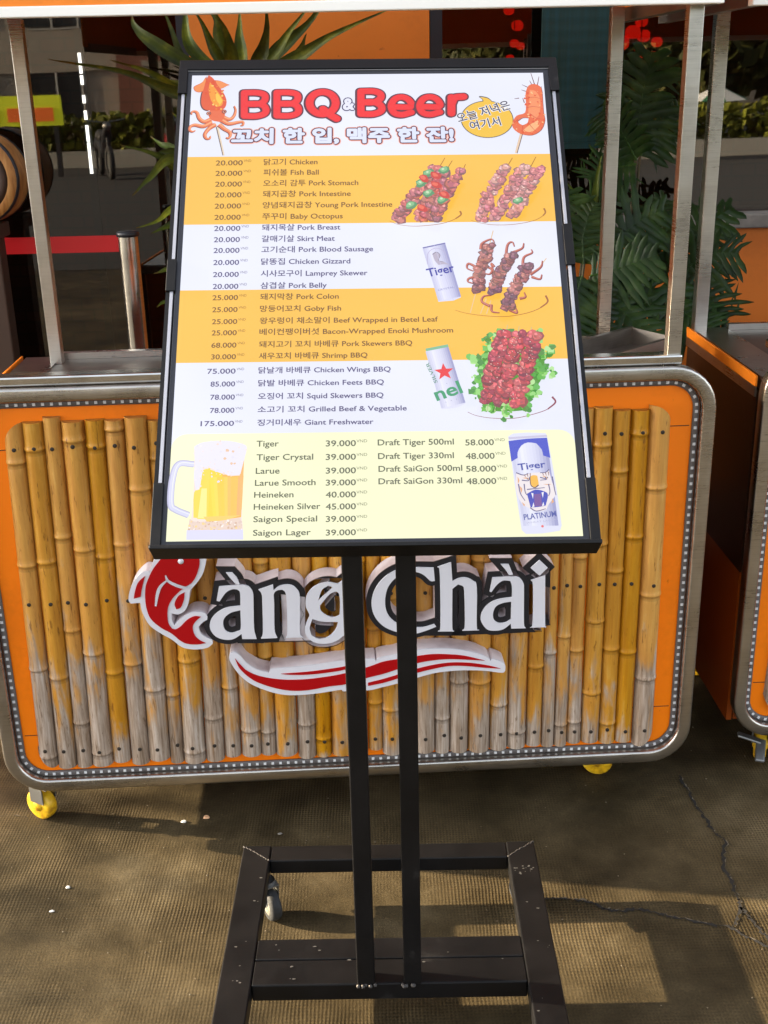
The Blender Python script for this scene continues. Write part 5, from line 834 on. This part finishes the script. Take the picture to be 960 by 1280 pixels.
def strap(b,path,w):
    P=[Vector((x/1000,y/1000,z/1000)) for x,z,y in path]; Q=[]
    n=len(P)
    for i in range(n-1):
        p0=P[i-1] if i else P[0]*2-P[1]; p3=P[i+2] if i+2<n else P[-1]*2-P[-2]
        for k in range(6):
            t=k/6; Q.append(.5*((2*P[i])+(P[i+1]-p0)*t+(2*p0-5*P[i]+4*P[i+1]-p3)*t*t+(3*P[i]-p0-3*P[i+1]+p3)*t**3))
    Q.append(P[-1]); m=len(Q); vs=[]; fs=[]; cc=[]; tw=rnd.uniform(-.5,.5)
    for i,a in enumerate(Q):
        u=i/(m-1); t=(Q[min(i+1,m-1)]-Q[max(i-1,0)]).normalized(); side=t.cross(Vector((math.sin(tw),-math.cos(tw),.35))).normalized(); up=side.cross(t)
        ww=w*(.45+.55*math.sin(math.pi*min(1,u*1.35+.12)))*(1-u**5)*.5
        for s in (-1,-.5,0,.5,1): vs.append(a+side*ww*s+up*(abs(s)*ww*.45)+side*(math.sin(u*19+s)*.0008))
        if i:
            for s in range(4): fs.append((5*i-5+s,5*i-4+s,5*i+1+s,5*i+s))
    g=rnd.uniform(.65,1.35); h_=rnd.uniform(.9,1.15); tip=rnd.uniform(.82,.97)
    for f in fs:
        u=f[0]//5/(m-1); mid_=1.25 if f[0]%5 in (1,2) else .86
        c_=(g*h_*mid_,g*mid_,g*mid_) if u<tip else (1.3*g,.62*g,.55*g)
        b.f.append([i+len(b.v) for i in f]); b.m.append(0); b.c.append(c_); b.sm.append(True)
    b.v+=[tuple(v) for v in vs]
def plant(name,label,base,crown,paths,w,h,r):
    t=thing(name,label,'plant',(base[0],base[1],0),0); pot(t,h,r)
    iM=Matrix.Translation((-base[0],-base[1],0))
    b=MB(); b.tube([(0,0,h*.85),(.01,.01,h+.3*(crown-h)),(-.006,.004,h+.7*(crown-h)),(0,0,crown)],[.022,.019,.017,.02],10); b.build('stem',stem_m,t)
    for q in paths:
        b=MB(); strap(b,q,w*rnd.uniform(.85,1.15)); o=b.build('leaf',strap_m,t); o.location=(-base[0],-base[1],0)
    return t
def ctr(paths): return (sum(p[0][0] for p in paths)/len(paths)/1000, sum(p[0][2] for p in paths)/len(paths)/1000)
cb=ctr(STRAP); plant('dracaena','tall dracaena with long green strap leaves above the menu board',cb,1.50,STRAP,.031,.34,.17)
cb=ctr(STRAP2); plant('dracaena','shorter dracaena with narrow strap leaves beside the steel bollard',cb,1.22,STRAP2,.025,.30,.15)
def lobed(b,path,w):
    P=[Vector((x/1000,y/1000,z/1000)) for x,z,y in path]; a=P[0]; L=(P[-1]-P[0]).length
    def at(u):
        f=u*(len(P)-1); i=min(int(f),len(P)-2); return P[i].lerp(P[i+1],f-i)
    g=rnd.uniform(.6,1.3); vs=[]; fs=[]; tw=rnd.uniform(-.35,.35); N_=10; col=(g,g*1.02,g)
    T0=(P[-1]-P[0]).normalized(); side0=T0.cross(Vector((math.sin(tw),-1,.35))).normalized(); up=side0.cross(T0)
    rib=[at(i/20) for i in range(21)]
    b.tube([r+up*.001 for r in rib],[.0035*(1-i/24) for i in range(21)],5,0,(g*1.6,g*1.6,g*1.3))
    for s in (-1,1):
        for i in range(N_):
            u0=i/N_*.94; u1=u0+.135; um=(u0+u1)/2
            t=(at(min(1,um+.05))-at(max(0,um-.05))).normalized(); side=(t.cross(Vector((math.sin(tw),-1,.35))).normalized())*s
            ln=w*(.46+.72*math.sin(math.pi*(.16+.80*um)))*rnd.uniform(.72,1.15); lean=.35+.75*um-.25
            d=(side+t*lean).normalized(); dr=rnd.uniform(.06,.3)
            A=at(u0); B=at(min(1,u1)); pts=[A,B]
            q=[]
            for k,(f,wd) in enumerate(((.3,.62),(.6,.80),(.84,.50),(1.0,.04))):
                c=A.lerp(B,.5)+d*ln*f-up*0+Vector((0,0,-dr*ln*f*f))-Vector((0,dr*ln*f*f*.6,0)); hw=(B-A).length*.5*wd
                q.append((c-t*hw,c+t*hw))
            k0=[A]+[x for x,_ in q]; k1=[B]+[y for _,y in q]; base=len(vs)
            mid=[(x+y)/2+up*.0035 for x,y in zip(k0,k1)]
            vv=[]
            for x,m_,y in zip(k0,mid,k1): vv+=[x,m_,y]
            ff=[]
            for k in range(len(k0)-1):
                for e in (0,1): ff.append((3*k+e,3*k+e+1,3*k+4+e,3*k+3+e))
            b.add(vv,ff,0,col,True)
            if i%1==0 and ln>.03:                                    # a small secondary lobe
                c=A+d*ln*.55; e=(d-t*.9).normalized(); b.add([c,c+t*(B-A).length*.45,c+e*ln*.42],[(0,1,2)],0,col,True)
groups=(((0,1,2,3,4,5,13,14),'big philodendron with deeply cut dark leaves between the menu board and right posts',(.47,2.9)),((6,7,8,9,15),'philodendron with cut leaves spreading against the orange wall at right',(.76,2.95)),((10,11,12,16),'philodendron raising one upright cut leaf before the red lanterns',(.645,3.08)))
for ids,label,(bx,by) in groups:
    t=thing('philodendron',label,'plant',(bx,by,0),0); pot(t,.36,.17)
    for i in ids:
        path,w=LOBED[i]; b=MB(); q=Vector((path[0][0]/1000,path[0][2]/1000,path[0][1]/1000)); f0=Vector((bx,by,.3))
        b.tube([f0+Vector((rnd.uniform(-.04,.04),rnd.uniform(-.04,.04),0)),f0.lerp(q,.55)+Vector((0,0,.12)),q],[.006,.005,.0035],6,1)
        lobed(b,path,w); o=b.build('leaf',[philo_m,stem_m],t); o.location=(-bx,-by,0)
    if bx==.47:
        for q in STRAP3:
            b=MB(); strap(b,q,.022); o=b.build('leaf',strap_m,t); o.location=(-bx,-by,0)
# scraps on the paving
scrap=mat('scrap',(.75,.42,.22),.7); scrap2=mat('pale_scrap',(.7,.68,.62),.7)
for (x,y),lab,m_,s in zip(CRUMBS,('orange crumb lying in the shade under the cart front','white scrap of paper left of the orange crumb','pale fleck on the paving at far left','small pale chip near the left edge','grey chip by the stand back bar'),(scrap,scrap2,scrap2,scrap2,concrete),(.011,.008,.007,.006,.006)):
    b=MB(); n=7; b.add([(s*rnd.uniform(.6,1)*math.cos(6.283*i/n),s*.7*rnd.uniform(.6,1)*math.sin(6.283*i/n),.002) for i in range(n)]+[(s*.5*math.cos(6.283*i/n),s*.4*math.sin(6.283*i/n),s*.55) for i in range(n)],[tuple(range(n,2*n))]+[(i,(i+1)%n,n+(i+1)%n,n+i) for i in range(n)])
    o=b.build('litter_scrap',m_); tag(o,lab,'litter'); o.location=(x/1000,y/1000,0)
# ---------------------------------------------------------------- the street behind the camera, seen in the windows
wall_m=mat('grey_facade',(.34,.30,.25),.8); redw=mat('brown_facade',(.20,.075,.05),.8); pane=mat('far_pane',(.02,.022,.025),.15); trimw=mat('pale_trim',(.5,.49,.46),.6)
YB_=-39
t=thing('apartment_building','grey building across the street with paired windows','building',(0,YB_,0),0)
b=MB(); b.box(-34,-9.5,-8,0,0,9.5); b.box(-34,-9.5,.0,.12,2.1,3.6); b.build('wall',wall_m,t)
for z0 in (.5,3.75,7):
    for i in range(7):
        x0=-12.9-i*3.4
        b=MB(); b.box(x0,x0+2.1,.02,.06,z0,z0+1.6); f=b.build('window',pane,t)
        b=MB()
        for xx in (x0-.05,x0+1.02,x0+2.05): b.box(xx,xx+.08,.06,.12,z0-.05,z0+1.65)
        b.box(x0-.05,x0+2.13,.061,.119,z0-.1,z0-.05); b.box(x0-.05,x0+2.13,.061,.119,z0+1.65,z0+1.7); b.build('window_frame',trimw,f)
t=thing('warehouse','brown sheet clad warehouse beside the grey building','building',(0,YB_,0),0)
b=MB(); b.add([(-9.4,.5,0),(-3.5,.5,0),(-3.5,.5,3.6),(-9.4,.5,5.6),(-9.4,-8,0),(-3.5,-8,0),(-3.5,-8,3.6),(-9.4,-8,5.6)],[(0,3,2,1),(4,5,6,7),(3,7,6,2),(1,2,6,5),(0,4,7,3)]); b.build('wall',redw,t)
b=MB(); b.box(-8.5,-6.2,.51,.6,0,2.4); b.build('shutter',wall_m,t)
shade_shrub_m=leaf_mat('shade_shrub_leaf',(.03,.05,.006),(.06,.09,.012),(.10,.13,.02),.5,4)
hedge_m=leaf_mat('hedge_leaf',(.06,.07,.006),(.12,.13,.012),(.22,.20,.02),.6,3); tree_m=leaf_mat('tree_leaf',(.02,.028,.006),(.05,.055,.012),(.10,.09,.02),.6,2)
def cloud(b,n,fx,s):
    for _ in range(n):
        c=Vector(fx()); a=Vector((rnd.gauss(0,1),rnd.gauss(0,1),rnd.gauss(0,1))).normalized(); e=a.orthogonal().normalized(); f=a.cross(e); q=s*rnd.uniform(.6,1.3); g=rnd.uniform(.6,1.4)
        b.add([c-e*q*.5,c+f*q*.35,c+e*q*.5,c-f*q*.35],[(0,1,2,3)],0,(g,g,g))
t=thing('hedge','low clipped hedge along the road median','hedge',(0,-18.6,0),0)
b=MB(); cloud(b,9000,lambda:(rnd.uniform(-16,16),rnd.uniform(-.5,.5),rnd.uniform(.35,.95+.1*rnd.random())),.22); b.build('foliage',hedge_m,t)
t=thing('shade_shrub','added leaf screen outside the view, dappling the sun on the left paving','shade_shrub',(-6.2,2.75,0),0)  # foliage added out of view to thin the sun on the left paving
b=MB(); cloud(b,7500,lambda:(rnd.uniform(-.4,.4),rnd.uniform(-1.6,1.3),rnd.uniform(.25,1.80+.10*rnd.random())),.055); b.build('foliage',shade_shrub_m,t)
b=MB()
for q in (-1.1,-.4,.3,.9): b.tube([(0,q,0),(.03,q+.05,.9),(0,q,1.6)],[.02,.015,.008],6)
b.build('stems',stem_m,t)
kerb_a=mat('kerb_pale',(.36,.34,.30),.8)
b=MB(); b.box(-40,40,-19.2,-18.0,.0,.34); struct(b.build('median_kerb',kerb_a))
for i,(x,y,h,r) in enumerate(((9,-30,5,3.2),(14.5,-31,5.5,3.5),(4.5,-33,4.4,2.6),(20,-30,6,3.4))):
    t=thing('street_tree','broad dark tree standing behind the hedge across the street','tree',(x,y,0),0,'trees across the street')
    b=MB(); b.tube([(0,0,0),(.1,0,h*.3),(0,.1,h*.6)],[.22,.16,.1],8); b.build('trunk',stem_m,t)
    def fx():
        a=Vector((rnd.gauss(0,1),rnd.gauss(0,1),rnd.gauss(0,.8))); a=a.normalized()*rnd.random()**.4; return (a.x*r,a.y*r,h*.55+a.z*h*.5)
    b=MB(); cloud(b,2600,fx,.55); b.build('crown',tree_m,t)
sgn=mat('yellow_sign_glow',(.50,.55,.02),.5,0,(.62,.66,.02),.55); sgo=mat('orange_letters_glow',(.7,.14,.02),.5,0,(.8,.14,.02),.45)  # emission added so board and letters show in the window reflection
t=thing('street_sign','yellow shop sign with orange letters across the street, glow added','sign',(-6.35,-15.5,0),0)
b=MB(); b.box(-1.3,.62,-.06,.06,.93,1.42); b.build('board',sgn,t)
b=MB()
for x0 in (-.85,-.33,.12): b.box(x0,x0+.36,.061,.09,1.0,1.22); 
b.build('lettering',sgo,t); b=MB(); b.box(-1.2,-1.12,-.04,.04,0,.93); b.box(.45,.53,-.04,.04,0,.93); b.build('post',frame_m,t)
para=mat('parasol_green',(.02,.12,.05),.7); paraw=mat('parasol_white',(.6,.6,.58),.7)
for x,z,lab in ((6.55,1.36,'green and white street parasol across the road, the right one'),(4.2,1.30,'green and white street parasol across the road, the left one')):
    t=thing('parasol',lab,'parasol',(x,-16.6,0),0)
    b=MB(); n=8
    for i in range(n):
        a0,a1=2*math.pi*i/n,2*math.pi*(i+1)/n; b.add([(0,0,z),(.62*math.cos(a0),.62*math.sin(a0),z-.26),(.62*math.cos(a1),.62*math.sin(a1),z-.26)],[(0,1,2)],i%2)
    b.build('canopy',[para,paraw],t); b=MB(); b.tube([(0,0,0),(0,0,z)],.018,8); b.build('pole',frame_m,t)
def motorbike(x,y,rz,col):
    t=thing('motorbike','dark motorbike parked by the kerb behind the camera','motorbike',(x,y,0),rz,'motorbikes parked at the kerb')
    X=lambda q:Matrix.Translation((q,0,.29))@Matrix.Rotation(math.pi/2,4,'X')
    for q in (-.62,.62):
        b=MB(); b.lathe([(.2,-.04),(.27,-.05),(.29,0),(.27,.05),(.2,.04),(.2,-.04)],20,0,None,X(q)); b.lathe([(0,-.03),(.2,-.02)],16,1,None,X(q)); b.lathe([(.2,.02),(0,.03)],16,1,None,X(q)); b.build('wheel',[rubber,zinc],t)
    b=MB(); b.tube([(-.62,0,.35),(-.5,0,.6),(-.1,0,.55),(.2,0,.42),(.45,0,.75),(.55,0,.95)],[.06,.13,.11,.09,.10,.05],10); b.tube([(.62,0,.3),(.52,0,.7),(.47,0,1.0)],.03,8); b.build('body',col,t)
    b=MB(); b.tube([(-.62,0,.70),(-.3,0,.74),(.02,0,.70)],[.06,.11,.07],10); b.build('seat',rubber,t)
    b=MB(); b.tube([(.42,-.34,1.02),(.5,0,.98),(.42,.34,1.02)],.016,8); b.lathe([(0,.06),(.07,.03),(.08,-.02)],14,0,None,Matrix.Translation((.58,0,.92))@Matrix.Rotation(1.4,4,'Y')); b.build('handlebar',zinc,t)
bike=mat('bike_red',(.25,.01,.015),.3)
motorbike(-4.9,-15.2,1.2,frame_m); motorbike(-3.7,-15.4,1.35,bike)

b=MB()                                                               # grit and tiny chips strewn over the paving
for _ in range(420):
    x,y=rnd.uniform(-1.1,1.1),rnd.uniform(1.1,2.5); s=rnd.uniform(.0008,.0026)*(1.6 if rnd.random()<.06 else 1); a0=rnd.uniform(0,6)
    P=[(x+s*rnd.uniform(.6,1.1)*math.cos(a0+k*1.57),y+s*rnd.uniform(.5,1)*math.sin(a0+k*1.57),.0015) for k in range(4)]
    b.add(P+[(x,y,.0015+s*.7)],[(0,1,4),(1,2,4),(2,3,4),(3,0,4)],rnd.choice((0,0,1)))
struct(b.build('grit',[mat('pale_grit',(.16,.13,.09),.8),mat('brown_grit',(.10,.07,.04),.8)]),'stuff')
